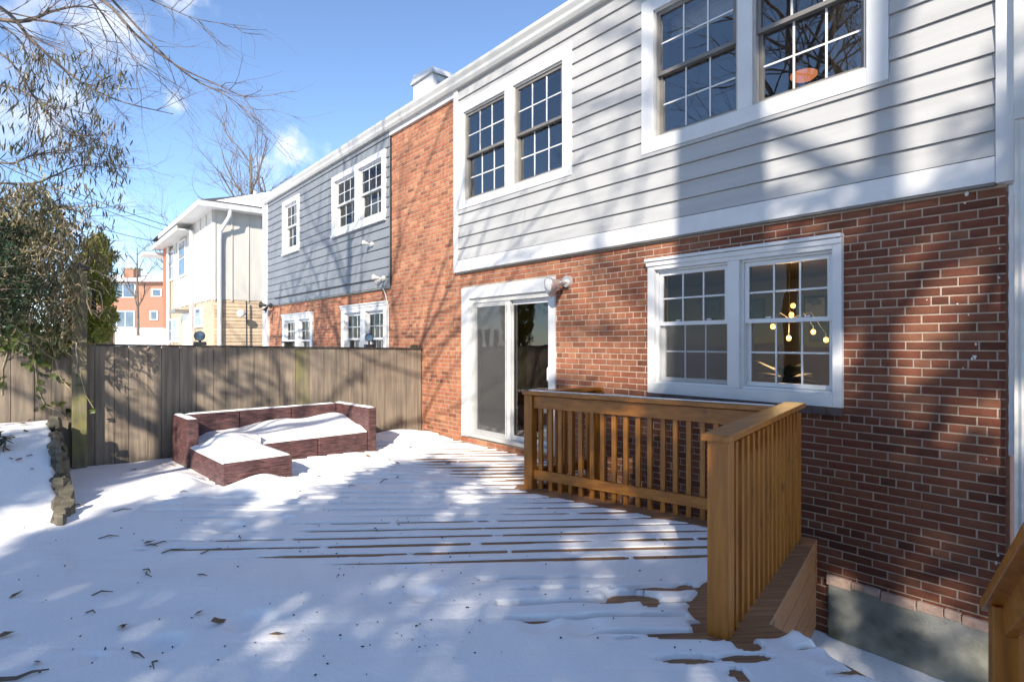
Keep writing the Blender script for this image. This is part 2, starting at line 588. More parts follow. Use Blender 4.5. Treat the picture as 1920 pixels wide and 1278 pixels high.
def wicker():
    m = bpy.data.materials.new('wicker')
    MAT['wicker'] = m
    m.use_nodes = True
    n, l = m.node_tree.nodes, m.node_tree.links
    b = n['Principled BSDF']
    b.inputs['Roughness'].default_value = 0.45
    tc = n.new('ShaderNodeTexCoord')
    sep = n.new('ShaderNodeSeparateXYZ')
    l.new(tc.outputs['Object'], sep.inputs[0])
    xy = n.new('ShaderNodeMath')
    xy.operation = 'ADD'
    l.new(sep.outputs[0], xy.inputs[0])
    l.new(sep.outputs[1], xy.inputs[1])
    cmb = n.new('ShaderNodeCombineXYZ')
    l.new(xy.outputs[0], cmb.inputs[0])
    l.new(sep.outputs[2], cmb.inputs[1])
    br = n.new('ShaderNodeTexBrick')
    br.inputs['Scale'].default_value = 1.0
    br.inputs['Brick Width'].default_value = 0.055
    br.inputs['Row Height'].default_value = 0.0125
    br.inputs['Mortar Size'].default_value = 0.0016
    br.inputs['Mortar Smooth'].default_value = 0.6
    br.inputs['Color1'].default_value = (0.16, 0.07, 0.066, 1)
    br.inputs['Color2'].default_value = (0.075, 0.035, 0.036, 1)
    br.inputs['Mortar'].default_value = (0.012, 0.008, 0.008, 1)
    l.new(cmb.outputs[0], br.inputs['Vector'])
    mp = n.new('ShaderNodeMapping')
    mp.inputs['Scale'].default_value = (7, 55, 1)
    l.new(cmb.outputs[0], mp.inputs[0])
    nz = n.new('ShaderNodeTexNoise')
    nz.inputs['Scale'].default_value = 1.0
    nz.inputs['Detail'].default_value = 3
    l.new(mp.outputs[0], nz.inputs['Vector'])
    mr = n.new('ShaderNodeMapRange')
    mr.inputs[1].default_value = 0.3
    mr.inputs[2].default_value = 0.7
    mr.inputs[3].default_value = 0.45
    mr.inputs[4].default_value = 1.7
    l.new(nz.outputs[0], mr.inputs[0])
    hs = n.new('ShaderNodeHueSaturation')
    l.new(mr.outputs[0], hs.inputs['Value'])
    l.new(br.outputs[0], hs.inputs['Color'])
    l.new(hs.outputs[0], b.inputs['Base Color'])
    bp = n.new('ShaderNodeBump')
    bp.inputs['Strength'].default_value = 0.8
    bp.inputs['Distance'].default_value = 0.004
    bp.invert = True
    l.new(br.outputs['Fac'], bp.inputs['Height'])
    l.new(bp.outputs[0], b.inputs['Normal'])


wicker()


def brick_batch_and_shade():
    # right-hand bricks: darker batch than the orange strip, plus shade painted into their colour
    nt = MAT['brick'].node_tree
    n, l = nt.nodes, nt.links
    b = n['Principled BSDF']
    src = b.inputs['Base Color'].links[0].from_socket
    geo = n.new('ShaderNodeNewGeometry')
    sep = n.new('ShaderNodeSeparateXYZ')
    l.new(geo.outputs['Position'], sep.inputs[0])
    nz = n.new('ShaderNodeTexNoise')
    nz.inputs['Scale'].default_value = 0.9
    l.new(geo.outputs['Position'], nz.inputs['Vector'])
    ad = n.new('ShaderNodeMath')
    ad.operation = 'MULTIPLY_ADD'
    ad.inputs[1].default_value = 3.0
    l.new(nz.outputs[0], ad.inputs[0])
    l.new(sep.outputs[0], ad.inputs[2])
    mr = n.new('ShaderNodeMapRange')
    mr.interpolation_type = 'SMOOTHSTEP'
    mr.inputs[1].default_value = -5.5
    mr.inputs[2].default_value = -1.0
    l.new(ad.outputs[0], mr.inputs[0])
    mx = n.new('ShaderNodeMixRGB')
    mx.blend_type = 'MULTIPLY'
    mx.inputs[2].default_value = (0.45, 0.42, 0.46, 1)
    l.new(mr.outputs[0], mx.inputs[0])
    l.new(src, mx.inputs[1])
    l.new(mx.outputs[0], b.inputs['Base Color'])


brick_batch_and_shade()
M = MAT
# ================================================================== GROUND
HX0, HX1, WY = -9.44, -0.83, 5.0            # light-grey house: brick from HX0 to HX1 on plane y = WY


def heightfield(name, m, xs, ys, zf, parent=None, keep=None, kind=None, smooth=True):
    X, Y = np.meshgrid(xs, ys)
    Z = zf(X, Y)
    nx, ny = len(xs), len(ys)
    v = np.stack([X.ravel(), Y.ravel(), Z.ravel()], 1)
    i = np.arange(ny * nx).reshape(ny, nx)
    f = np.stack([i[:-1, :-1].ravel(), i[:-1, 1:].ravel(), i[1:, 1:].ravel(), i[1:, :-1].ravel()], 1)
    if keep is not None:
        k = keep(X, Y, Z).ravel()
        f = f[k[f].any(1)]
    return npmesh(name, v, f, m, parent, kind, smooth)


def npmesh(name, v, f, m, parent=None, kind=None, smooth=True):
    v = np.asarray(v, dtype=np.float32)
    f = np.asarray(f, dtype=np.int32)
    used = np.unique(f)
    remap = np.full(len(v), -1, dtype=np.int32)
    remap[used] = np.arange(len(used))
    v, f = v[used], remap[f]
    me = bpy.data.meshes.new(name)
    k = f.shape[1]
    me.vertices.add(len(v))
    me.vertices.foreach_set('co', v.ravel())
    me.loops.add(f.size)
    me.loops.foreach_set('vertex_index', f.ravel())
    me.polygons.add(len(f))
    me.polygons.foreach_set('loop_start', np.arange(0, f.size, k, dtype=np.int32))
    me.polygons.foreach_set('loop_total', np.full(len(f), k, dtype=np.int32))
    me.materials.append(m)
    me.update(calc_edges=True)
    me.polygons.foreach_set('use_smooth', np.full(len(f), smooth))
    me.validate()
    return link(name, me, parent, 0, kind)


_gx = np.unique(np.concatenate([np.linspace(-900, -70, 14), np.linspace(-70, -12, 30), np.linspace(-12, 8, 81), np.linspace(8, 60, 14), np.linspace(60, 600, 8)]))
_gy = np.unique(np.concatenate([np.linspace(-600, -60, 8), np.linspace(-60, -10, 14), np.linspace(-10, 8, 73), np.linspace(8, 60, 14), np.linspace(60, 900, 12)]))


def ground_z(X, Y):
    return -0.93 + 0.10 * (fbm(X * 0.5, Y * 0.5) - 0.5) + 0.06 * sstep(4.3, 5.0, Y) * (X < 0) - 0.1 * sstep(-1.8, -1.0, X) * (Y < 5)


g = heightfield('ground', M['snow'], _gx, _gy, ground_z)
g['kind'] = 'structure'

# ================================================================== DECK
ca, sa = math.cos(R(RA)), math.sin(R(RA))
AV, NV = Vector((ca, sa)), Vector((sa, -ca))       # along the boards / across them (towards the camera side)
PITCH = 0.176
_q = on_z(1050, 1015.8, 0)
SEAM0 = _q.x * NV.x + _q.y * NV.y                  # one seam seen in the photograph fixes the phase
PL = Vector((-4.44, 3.95))                          # railing posts
PC = Vector((-2.00, 4.48))
PN = Vector((-1.58, 2.72))
DECK = [(-8.28, 4.985), (-4.36, 4.985), (-4.47, 4.02), (-1.87, 4.60), (-1.47, 3.02), (-0.95, 2.88), (0.9, 2.25), (1.6, 0.2), (-0.6, -2.2), (-4.6, -1.2), (-8.28, 0.6)]


def clip_half(poly, nx, ny, c, keep_less):
    out = []
    for i in range(len(poly)):
        p, q = poly[i], poly[(i + 1) % len(poly)]
        dp, dq = p[0] * nx + p[1] * ny - c, q[0] * nx + q[1] * ny - c
        if not keep_less:
            dp, dq = -dp, -dq
        if dp <= 0:
            out.append(p)
        if (dp < 0 < dq) or (dq < 0 < dp):
            t = dp / (dp - dq)
            out.append((p[0] + (q[0] - p[0]) * t, p[1] + (q[1] - p[1]) * t))
    return out


deck = thing('deck', 'snow-covered wooden deck with diagonal brown boards behind the brick house', 'deck', (-4, 2.5, 0))
ns = [p[0] * NV.x + p[1] * NV.y for p in DECK]
k0, k1 = math.floor((min(ns) - SEAM0) / PITCH), math.ceil((max(ns) - SEAM0) / PITCH)
for k in range(k0, k1):
    a, b = SEAM0 + k * PITCH + 0.001, SEAM0 + (k + 1) * PITCH - 0.001
    pl = clip_half(clip_half(DECK, NV.x, NV.y, a, False), NV.x, NV.y, b, True)
    if len(pl) >= 3:
        MB().prism(list(reversed(pl)), -0.028, 0.0 + rnd.uniform(-0.001, 0.001)).build('board', M['deck_wood'], deck, bevel=0.003)


def edge_boards(p, q, nm='fascia', z0=-0.03, rows=4, h=0.155, off=0.02):
    p, q = Vector(p), Vector(q)
    d = (q - p).normalized()
    nrm = Vector((d.y, -d.x))
    for r in range(rows):
        zt = z0 - r * (h + 0.005)
        c = (p + q) / 2 - nrm * off
        MB().obox((c.x, c.y, zt - h / 2), (d.x * (q - p).length / 2, d.y * (q - p).length / 2, 0), (nrm.x * 0.012, nrm.y * 0.012, 0), (0, 0, h / 2)).build('fascia_board', M['fascia_wood'], deck, bevel=0.002)


edge_boards((-1.47, 3.02), (-1.87, 4.60))
edge_boards((0.9, 2.25), (-1.47, 3.02))
edge_boards((-1.87, 4.60), (-4.47, 4.02), rows=2)
edge_boards((-4.47, 4.02), (-4.36, 4.985), rows=2)
MB().box(-2.02, -1.90, 4.40, 4.54, -1.0, -0.03).build('support_post', M['bark'], deck)
MB().box(-1.62, -1.50, 3.02, 3.14, -1.0, -0.03).build('support_post', M['bark'], deck)
MB().box(-4.40, -4.28, 3.75, 3.87, -1.0, -0.03).build('support_post', M['bark'], deck)

# ================================================================== SNOW ON DECK AND YARD
BARE = [  # (px, py, half-width along boards m, half-width across m) patches where the wood shows
    (1185, 1127, 0.17, 0.06), (1140, 1136, 0.15, 0.045), (1215, 1132, 0.05, 0.085), (1250, 1108, 0.20, 0.045), (1285, 1103, 0.05, 0.04),
    (1335, 1188, 0.10, 0.09), (1385, 1198, 0.09, 0.06), (1400, 1212, 0.06, 0.05), (1430, 1190, 0.04, 0.03), (1275, 1200, 0.14, 0.035), (1310, 1177, 0.05, 0.05),
    (1285, 1244, 0.14, 0.035), (1390, 1237, 0.11, 0.035), (1605, 1268, 0.12, 0.04), (1175, 1208, 0.04, 0.012),
    (975, 900, 0.16, 0.05), (1015, 910, 0.14, 0.06), (1385, 1268, 0.03, 0.05)]


def polydist(X, Y, a, b):          # signed distance to the line a->b (positive on its left)
    d = Vector((b[0] - a[0], b[1] - a[1])).normalized()
    return -(X - a[0]) * d.y + (Y - a[1]) * d.x


def seg_d(X, Y, a, b):
    ax, ay, bx, by = *a, *b
    dx, dy = bx - ax, by - ay
    t = np.clip(((X - ax) * dx + (Y - ay) * dy) / (dx * dx + dy * dy), 0, 1)
    return np.hypot(X - ax - t * dx, Y - ay - t * dy)


def inpoly(X, Y, poly):
    r = np.zeros(X.shape, bool)
    n = len(poly)
    for i in range(n):
        x0, y0 = poly[i]
        x1, y1 = poly[(i + 1) % n]
        if y0 == y1:
            continue
        c = ((y0 > Y) != (y1 > Y)) & (X < (x1 - x0) * (Y - y0) / (y1 - y0) + x0)
        r ^= c
    return r


SNOWPOLY = [(-8.30, 4.99), (-4.40, 4.99), (-4.52, 4.0), (-1.85, 4.58), (-1.45, 3.05), (-0.94, 2.87), (0.9, 2.24), (1.6, 0.2), (0.2, -4), (-14, -4), (-14, -1.5), (-8.30, -1.5)]


def bed_z(X, Y):                    # raised planting bed on the left
    slope = sstep(-5.7, -8.3, X)
    front = sstep(0.16, 0.02, Y - 0.10 - 0.045 * (X + 8.3) * 0 + 0.05 * (fbm(X * 3, Y * 0 + 2.0) - 0.5))
    return (0.60 * slope + 0.03) * front


def yard_z(X, Y):
    f1 = fbm(X * 1.3 + 5, Y * 1.3)
    f2 = fbm(X * 4 + 1, Y * 4 + 8, 3)
    left = sstep(-3.8, -6.4, X - 0.25 * (Y - 1.5))
    near = sstep(4.05, 3.3, -_c * X + _s * Y)
    far = -_c * X + _s * Y
    near = near * (1 - 0.85 * sstep(0.5, 1.2, _s * X + _c * Y))
    z = 0.005 + 0.006 * f1 + 0.004 * (f2 - 0.5) + (0.012 * fbm(X * 2.6 + 3, Y * 2.6, 3) - 0.004) * sstep(4.2, 3.4, far) + 0.055 * np.maximum(left * sstep(3.9, 2.9, Y), 0.55 * near) * (0.7 + 0.6 * f1)
    g = lambda cx, cy, rx, ry, a: a * np.exp(-((X - cx) / rx) ** 2 - ((Y - cy) / ry) ** 2)
    z = z + g(-6.02, 1.75, 0.28, 0.26, 0.13) + g(-6.6, 1.15, 0.45, 0.16, 0.10) + g(-7.9, 1.0, 0.4, 0.3, -0.02)
    z = z + g(-8.0, 4.35, 0.42, 0.6, 0.14) + g(-6.75, 2.9, 0.25, 0.8, 0.05) + g(-7.0, 3.95, 0.3, 0.3, 0.02)
    # footprints and dents
    for (px, py, r, dz) in [(1145, 1110, 0.05, -0.03), (470, 1165, 0.10, -0.03), (530, 970, 0.07, -0.025), (430, 985, 0.09, -0.03), (300, 1210, 0.09, -0.03),
                            (760, 1065, 0.09, -0.018), (800, 1115, 0.10, -0.018), (690, 1040, 0.08, -0.018), (1010, 1170, 0.09, -0.015), (160, 1235, 0.06, -0.02), (1090, 1175, 0.1, -0.012)]:
        p = on_z(px, py, 0.03)
        z = z + 1.7 * dz * np.exp(-(((X - p.x) ** 2 + (Y - p.y) ** 2) / (r * r)) ** 2)
    z = z + g(-1.78, 3.02, 0.12, 0.12, 0.035) + g(-1.30, 2.95, 0.20, 0.05, 0.035) + g(-0.85, 2.78, 0.35, 0.05, 0.03)
    return np.maximum(z, bed_z(X, Y) + 0.01 * f1)


def deck_snow():
    offs = np.array([-0.088, -0.072, -0.06, -0.051, -0.043, -0.036, -0.03, -0.024, -0.018, -0.012, -0.006, 0.0, 0.006, 0.012, 0.018, 0.024, 0.03, 0.036, 0.043, 0.051, 0.06, 0.072])
    nn = np.concatenate([SEAM0 + k * PITCH + offs for k in range(-32, 40)])
    nn = np.concatenate([nn, ])
    aa = np.arange(-9.5, 5.0, 0.024)
    A, N = np.meshgrid(aa, nn)
    X, Y = A * ca + N * sa, A * sa - N * ca
    Z = yard_z(X, Y)
    # seams: the snow has sunk into the gaps between boards in broken lines
    k = np.round((N - SEAM0) / PITCH)
    dn = (N - SEAM0) - k * PITCH
    act = fbm(A * 0.9 + k * 13.7, k * 5.3, 3)
    fine = fbm(A * 7 + k * 3.1, k * 2.7 + 50, 2)
    far = -_c * X + _s * Y                   # distance measured out from the yard side of the deck
    side = _s * X + _c * Y + 0.36 * far
    reg = sstep(3.75, 4.25, far) * sstep(-0.7, 0.35, side + 0.16 * np.maximum(far - 6, 0)) * sstep(-7.9, -7.5, X)
    reg = np.maximum(reg, 0.62 * sstep(2.5, 2.8, far) * sstep(0.9, 1.6, side))
    reg = np.maximum(reg, 0.6 * sstep(3.9, 4.3, far) * sstep(-1.6, -0.8, side))
    th = 0.66 - 0.36 * reg
    lev = np.clip((act - th) / 0.14, 0, 1)
    gaps = sstep(0.22, 0.27, fine)
    wid = (0.024 + 0.026 * sstep(4.6, 7.5, far)) * np.sqrt(lev) * (0.62 + 0.75 * fbm(A * 1.7 + 3, k * 7.7, 2)) * (0.93 + 0.14 * fine)
    wid = np.where((reg > 0.1) & (lev > 0.02), wid, 0.0) * gaps
    cen = dn - 0.004
    val = (1 - sstep(wid, wid + 0.010, np.abs(cen))) * sstep(0.004, 0.010, wid)
    Z = Z - val * 0.06
    # faint settled lines elsewhere
    Z = Z - 0.0025 * np.exp(-(dn / 0.018) ** 2) * sstep(0.4, 0.6, act) * sstep(-6.5, -5, X)
    edge_n = fbm(X * 6, Y * 6 + 30, 4) - 0.5
    for (px, py, ra, rn) in BARE:
        p = on_z(px, py, 0.0)
        a0, n0 = p.x * ca + p.y * sa, p.x * sa - p.y * ca
        dd = np.sqrt(((A - a0) / ra) ** 2 + ((N - n0) / rn) ** 2) + 0.9 * edge_n
        Z = Z - 0.11 * sstep(1.12, 0.92, dd)
    # bare strip along the railing and melted rim at deck edges
    dr = seg_d(X, Y, tuple(PL), tuple(PC)) + 0.10 * edge_n
    Z = Z - 0.11 * sstep(0.16, 0.12, dr)
    dr = seg_d(X, Y, tuple(PC), (-1.62, 3.0)) + 0.06 * edge_n
    Z = Z - 0.11 * sstep(0.30, 0.25, dr)
    dr = seg_d(X, Y, (-4.36, 4.985), tuple(PL)) + 0.06 * edge_n
    Z = Z - 0.11 * sstep(0.10, 0.06, dr)
    Z = Z + 0 * N
    inside = inpoly(X, Y, SNOWPOLY)
    rim = np.minimum(seg_d(X, Y, (-1.45, 3.05), (-0.94, 2.87)), seg_d(X, Y, (-0.94, 2.87), (0.9, 2.24)))
    Z = Z - 0.05 * np.clip(1 - rim / 0.035, 0, 1) ** 2
    ok = inside & (Z > -0.004)
    insf = inside
    v = np.stack([X.ravel(), Y.ravel(), Z.ravel()], 1)
    i = np.arange(X.size).reshape(X.shape)
    f = np.stack([i[:-1, :-1].ravel(), i[:-1, 1:].ravel(), i[1:, 1:].ravel(), i[1:, :-1].ravel()], 1)
    okf = ok.ravel()[f]
    vis = okf.any(1) & insf.ravel()[f].all(1)
    f = f[vis][:, ::-1]
    o = npmesh('snow', v, f, M['snow'])
    o['kind'] = 'stuff'
    tag(o, 'settled snow lying over the deck boards and yard', 'snow')


deck_snow()

# ================================================================== HOUSE WALLS
CH, BL, BH = 0.065, 0.216, 0.108        # course height, stretcher and header modules
HREF = 2.265 - CH / 2


def brick_verts(x0, x1, z0, z1, y, dy=0.0):
    c = 0.003
    y = y + dy
    return [(x0, y + 0.025, z0), (x1, y + 0.025, z0), (x1, y + 0.025, z1), (x0, y + 0.025, z1),
            (x0, y + c, z0), (x1, y + c, z0), (x1, y + c, z1), (x0, y + c, z1),
            (x0 + c, y, z0 + c), (x1 - c, y, z0 + c), (x1 - c, y, z1 - c), (x0 + c, y, z1 - c)]


BF = [(8, 9, 10, 11), (4, 5, 9, 8), (5, 6, 10, 9), (6, 7, 11, 10), (7, 4, 8, 11), (0, 1, 5, 4), (1, 2, 6, 5), (2, 3, 7, 6), (3, 0, 4, 7)]


def brickwork(part, areas, holes, y, nsingle, m, ch=CH, seed=1, bl=BL, bh=BH, href=HREF):
    """areas: list of (x0,x1,z0,z1) rectangles laid in common bond; the nsingle largest bricks in the photo are objects of their own"""
    rg = random.Random(seed)
    full, rest = [], []
    for (x0, x1, z0, z1) in areas:
        ka, kb = math.floor((z0 - href) / ch) - 1, math.ceil((z1 - href) / ch) + 1
        for k in range(ka, kb):
            za, zb = href + k * ch, href + (k + 1) * ch - 0.0100
            if za < z0 - 0.012 or zb > z1 + 0.012:
                continue
            head = (k % 7 == 0)
            w = bh if head else bl
            off = (0.054 if head else (0.0 if k % 2 else bl / 2)) + rg.uniform(-0.006, 0.006)
            i = math.floor((x0 - off) / w) - 1
            while i * w + off < x1:
                a, b = i * w + off, (i + 1) * w + off - 0.0105
                i += 1
                a2, b2 = max(a, x0), min(b, x1)
                segs = [(a2, b2)]
                for h in holes:
                    if h[2] < zb - 0.004 and h[3] > za + 0.004:
                        ns_ = []
                        for (p, q) in segs:
                            if h[1] <= p or h[0] >= q:
                                ns_.append((p, q))
                            else:
                                if p < h[0]:
                                    ns_.append((p, h[0] - 0.004))
                                if q > h[1]:
                                    ns_.append((h[1] + 0.004, q))
                        segs = ns_
                for (p, q) in segs:
                    if q - p > 0.02:
                        isfull = abs(p - a) < 1e-6 and abs(q - b) < 1e-6
                        dep = (-_c) * (p + q) / 2 + _s * y
                        (full if isfull else rest).append((dep, p, q, za, zb, head))
    full.sort()
    single, rest = full[:nsingle], rest + full[nsingle:]
    protos = {}
    for (dep, p, q, za, zb, head) in single:
        if head not in protos:
            me = bpy.data.meshes.new('brick')
            w, h = q - p, zb - za
            me.from_pydata(brick_verts(-w / 2, w / 2, -h / 2, h / 2, 0), [], BF)
            me.materials.append(m)
            me.update()
            protos[head] = me
        o = link('brick', protos[head], part)
        o.location = ((p + q) / 2 + rg.uniform(-0.001, 0.001), y + rg.uniform(-0.0015, 0.0015), (za + zb) / 2 + rg.uniform(-0.001, 0.001))
        o.rotation_euler = (rg.uniform(-0.006, 0.006), rg.uniform(-0.006, 0.006), rg.uniform(-0.006, 0.006))
    V, Fc = [], []
    for (dep, p, q, za, zb, head) in rest:
        b = len(V)
        V += brick_verts(p, q, za + rg.uniform(-0.001, 0.001), zb + rg.uniform(-0.001, 0.001), y, rg.uniform(-0.0015, 0.0015))
        Fc += [tuple(b + i for i in f) for f in BF]
    if V:
        o = npmesh('brick_courses', V, Fc, m, part, 'stuff', False)


def sash(parent, x0, x1, z0, z1, y, fm, mm, gm, cols=3, rows=2, fw=0.038, bars=True):
    s_ = MB()
    s_.box(x0, x0 + fw, y, y + 0.035, z0, z1).box(x1 - fw, x1, y, y + 0.035, z0, z1)
    s_.box(x0 + fw, x1 - fw, y, y + 0.035, z0, z0 + fw).box(x0 + fw, x1 - fw, y, y + 0.035, z1 - fw, z1)
    s_.build('sash', fm, parent)
    a, b, c, d = x0 + fw, x1 - fw, z0 + fw, z1 - fw
    cw, rh = (b - a) / cols, (d - c) / rows
    if bars:
        for i in range(1, cols):
            MB().box(a + i * cw - 0.008, a + i * cw + 0.008, y + 0.012, y + 0.026, c, d).build('muntin', mm, parent)
        for j in range(1, rows):
            MB().box(a, b, y + 0.0135, y + 0.0245, c + j * rh - 0.008, c + j * rh + 0.008).build('muntin', mm, parent)
    for i in range(cols):
        for j in range(rows):
            t = rnd.uniform(-0.0006, 0.0006)
            xa, xb, za, zb = a + i * cw + 0.001, a + (i + 1) * cw - 0.001, c + j * rh + 0.001, c + (j + 1) * rh - 0.001
            MB().poly([(xa, y + 0.019 + t, za), (xb, y + 0.019 - t, za), (xb, y + 0.019 - t, zb), (xa, y + 0.019 + t, zb)]).build('pane', gm, parent)


def window(house, outer, opens, y, casing, fm, mm, gm, meet=0.5, head=0.11, sill=0.0, mull=True, hood=False, proud=0.022, depth=0.10, label=None, screens=False):
    """casing trim boards around one or two double-hung units"""
    X0, X1, Z0, Z1 = outer
    c = MB()
    za, zb = opens[0][2], opens[0][3]
    c.box(X0, opens[0][0], y - proud, y + 0.05, Z0, Z1)
    c.box(opens[-1][1], X1, y - proud, y + 0.05, Z0, Z1)
    c.box(opens[0][0], opens[-1][1], y - proud - 0.002, y + 0.05, zb, Z1)
    c.box(opens[0][0], opens[-1][1], y - proud - 0.002, y + 0.05, Z0, za)
    for p, q in zip(opens[:-1], opens[1:]):
        c.box(p[1], q[0], y - proud + 0.002, y + 0.09, za, zb)
    w = c.build('window', casing, house, bevel=0.004, label=label)
    if hood:
        MB().box(X0 - 0.02, X1 + 0.004, y - proud - 0.035, y + 0.03, Z1 - 0.002, Z1 + 0.03).build('drip_cap', casing, w, bevel=0.006)
        MB().box(X0 - 0.01, X1 + 0.002, y - proud - 0.018, y + 0.03, Z1 - 0.05, Z1 - 0.004).build('crown_moulding', casing, w, bevel=0.006)
    for (a, b, z0, z1) in opens:
        f = MB()
        f.box(a, a + 0.022, y + 0.002, y + depth, z0, z1).box(b - 0.022, b, y + 0.002, y + depth, z0, z1)
        f.box(a + 0.022, b - 0.022, y + 0.002, y + depth, z0, z0 + 0.022).box(a + 0.022, b - 0.022, y + 0.002, y + depth, z1 - 0.022, z1)
        f.build('frame', fm if fm is not M['bronze_sash'] else M['grey_screen'], w)
        zm = z0 + (z1 - z0) * meet
        sash(w, a + 0.024, b - 0.024, zm - 0.02, z1 - 0.024, y + 0.022, fm, mm, gm)
        sash(w, a + 0.024, b - 0.024, z0 + 0.024, zm + 0.02, y + 0.062, fm, mm, gm)
        if screens and (a, b) == opens[0][:2]:
            MB().poly([(a + 0.023, y + 0.02, z0 + 0.023), (b - 0.023, y + 0.02, z0 + 0.023), (b - 0.023, y + 0.02, zm - 0.021), (a + 0.023, y + 0.02, zm - 0.021)]).build('insect_screen', M['insect_screen'], w)
    if sill:
        MB().box(X0 + 0.01, X1 - 0.01, y - proud - 0.03, y + 0.03, Z0 - sill, Z0 - 0.003).build('sill', casing, w, bevel=0.005)
    return w


def siding(house, x0, x1, z0, z1, holes, y, m, pitch=0.174, seed=2):
    rg = random.Random(seed)
    z = z0
    while z < z1 - 0.02:
        zt = min(z + pitch, z1)
        segs = [(x0, x1)]
        # a row crossed by a window is cut to the window's sides; a row partly under it is notched into two boards
        cuts = [h for h in holes if h[2] < zt - 0.006 and h[3] > z + 0.006]
        pieces = []
        xs = [x0] + sorted(v for h in cuts for v in (h[0], h[1])) + [x1]
        for a, b in zip(xs[:-1], xs[1:]):
            mid = (a + b) / 2
            h = next((h for h in cuts if h[0] < mid < h[1]), None)
            if h is None:
                pieces.append((a, b, z, zt))
            else:
                if h[2] > z + 0.012:
                    pieces.append((a, b, z, h[2]))
                if h[3] < zt - 0.012:
                    pieces.append((a, b, h[3], zt))
        for (a, b, p, q) in pieces:
            if b - a > 3.9 and rg.random() < 0.6:
                j = rg.uniform(a + 1.2, b - 1.2)
                parts = [(a, j - 0.0012), (j + 0.0012, b)]
            else:
                parts = [(a, b)]
            for (u, v) in parts:
                t0, t1 = (p - z) / pitch, (q - z) / pitch
                yb0, yb1 = y - 0.020 + 0.022 * t0, y - 0.020 + 0.022 * t1
                mb = MB()
                mb.extrude_x([(yb0, p + 0.004), (yb1, q), (y + 0.012, q), (y + 0.012, p + 0.004)], u + 0.001, v - 0.001)
                mb.build('siding_board', m, house)
        z += pitch


GUT = [(4.985, 5.55), (4.985, 5.36), (4.90, 5.36), (4.868, 5.40), (4.862, 5.44), (4.838, 5.475), (4.828, 5.49), (4.828, 5.535), (4.845, 5.54), (4.86, 5.52)]

# ------------------------------------------------------------------ light-grey row house
house = thing('brick_row_house', 'red brick row house with light grey siding and white trim above the deck', 'house', (-5, 5.2, -0.9))
SY = 4.965                     # face of the siding storey, slightly proud of the brick
UL = (-7.21, -4.82, 3.52, 5.12)
UR = (-3.79, -1.50, 3.49, 5.10)
LW = (-3.72, -1.83, 0.98, 2.35)
DR = (-7.17, -5.14, 0.10, 2.33)
UL_o = [(-7.08, -6.10, 3.63, 4.96), (-5.92, -4.98, 3.63, 4.96)]
UR_o = [(-3.64, -2.71, 3.63, 4.96), (-2.57, -1.65, 3.63, 4.96)]
LW_o = [(-3.635, -2.815, 1.085, 2.26), (-2.70, -1.90, 1.085, 2.26)]
DR_o = [(-6.98, -5.25, 0.15, 2.16)]
FND = (-1.94, -0.75, -1.5, -0.44)
SKZ = 2.575
openL = LW_o + DR_o
wallB = MB().panel(HX0, HX1 - 0.003, -1.5, SKZ + 0.05, openL, WY + 0.005, WY + 0.2)
wallB.panel(HX0, -7.33, SKZ + 0.05, 5.28, [], WY + 0.005, WY + 0.2)
wallB.poly([(HX1 - 0.003, WY + 0.008, -1.5), (HX1 - 0.003, WY + 4, -1.5), (HX1 - 0.003, WY + 4, SKZ), (HX1 - 0.003, WY + 0.008, SKZ)])
bw = wallB.build('brick_wall', M['mortar'], house)
holesB = [(LW[0] + 0.004, LW[1] - 0.004, 0.921, LW[3] - 0.01), (DR[0] + 0.01, DR[1] - 0.01, DR[2] + 0.01, DR[3] - 0.01), (FND[0], 0, -2, FND[3] - 0.03)]
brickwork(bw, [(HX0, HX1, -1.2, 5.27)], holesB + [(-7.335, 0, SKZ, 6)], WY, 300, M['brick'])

# siding storey
MB().panel(-7.30, -0.80, SKZ + 0.03, 5.45, UL_o + UR_o, SY + 0.015, WY + 0.2).build('sheathing', M['siding'], house)
siding(house, -7.225, -0.875, SKZ + 0.18, 5.45, [UL, UR], SY, M['siding'])
MB().box(-7.335, -7.228, SY - 0.026, WY + 0.01, SKZ, 5.45).build('corner_board', M['white_paint'], house, bevel=0.003)
MB().box(-0.872, -0.775, SY - 0.028, WY + 0.05, SKZ - 0.005, 5.45).build('corner_board', M['white_paint'], house, bevel=0.003)
MB().box(-7.226, -4.3, SY - 0.022, WY + 0.012, SKZ + 0.004, SKZ + 0.178).build('skirt_board', M['white_paint'], house, bevel=0.003)
MB().box(-4.298, -0.874, SY - 0.022, WY + 0.012, SKZ + 0.004, SKZ + 0.178).build('skirt_board', M['white_paint'], house, bevel=0.003)
MB().box(-7.22, -0.88, SY - 0.012, WY + 0.012, SKZ - 0.012, SKZ + 0.002).build('drip_edge', M['bronze_sash'], house)
MB().box(HX0, -7.337, SY - 0.01, WY + 0.02, 5.275, 5.45).build('frieze_board', M['white_paint'], house, bevel=0.003)
window(house, UL, UL_o, SY, M['white_paint'], M['bronze_sash'], M['vinyl'], M['pane_glass_up'], label='upper window pair nearest the brick strip')
window(house, UR, UR_o, SY, M['white_paint'], M['bronze_sash'], M['vinyl'], M['pane_glass_up'], label='upper window pair with brown curtain')
lw = window(house, LW, LW_o, WY, M['white_paint'], M['vinyl'], M['vinyl'], M['pane_glass'], hood=True, meet=0.525, proud=0.045, screens=True, label='ground-floor window pair showing a lit chandelier')
for (a, b, z0, z1) in LW_o:      # sash locks and tilt latches
    for f_ in (0.3, 0.72):
        MB().box(a + (b - a) * f_ - 0.025, a + (b - a) * f_ + 0.025, WY + 0.02, WY + 0.05, z0 + (z1 - z0) * 0.525 + 0.021, z0 + (z1 - z0) * 0.525 + 0.035).build('sash_lock', M['vinyl'], lw, bevel=0.004)
sl = MB()
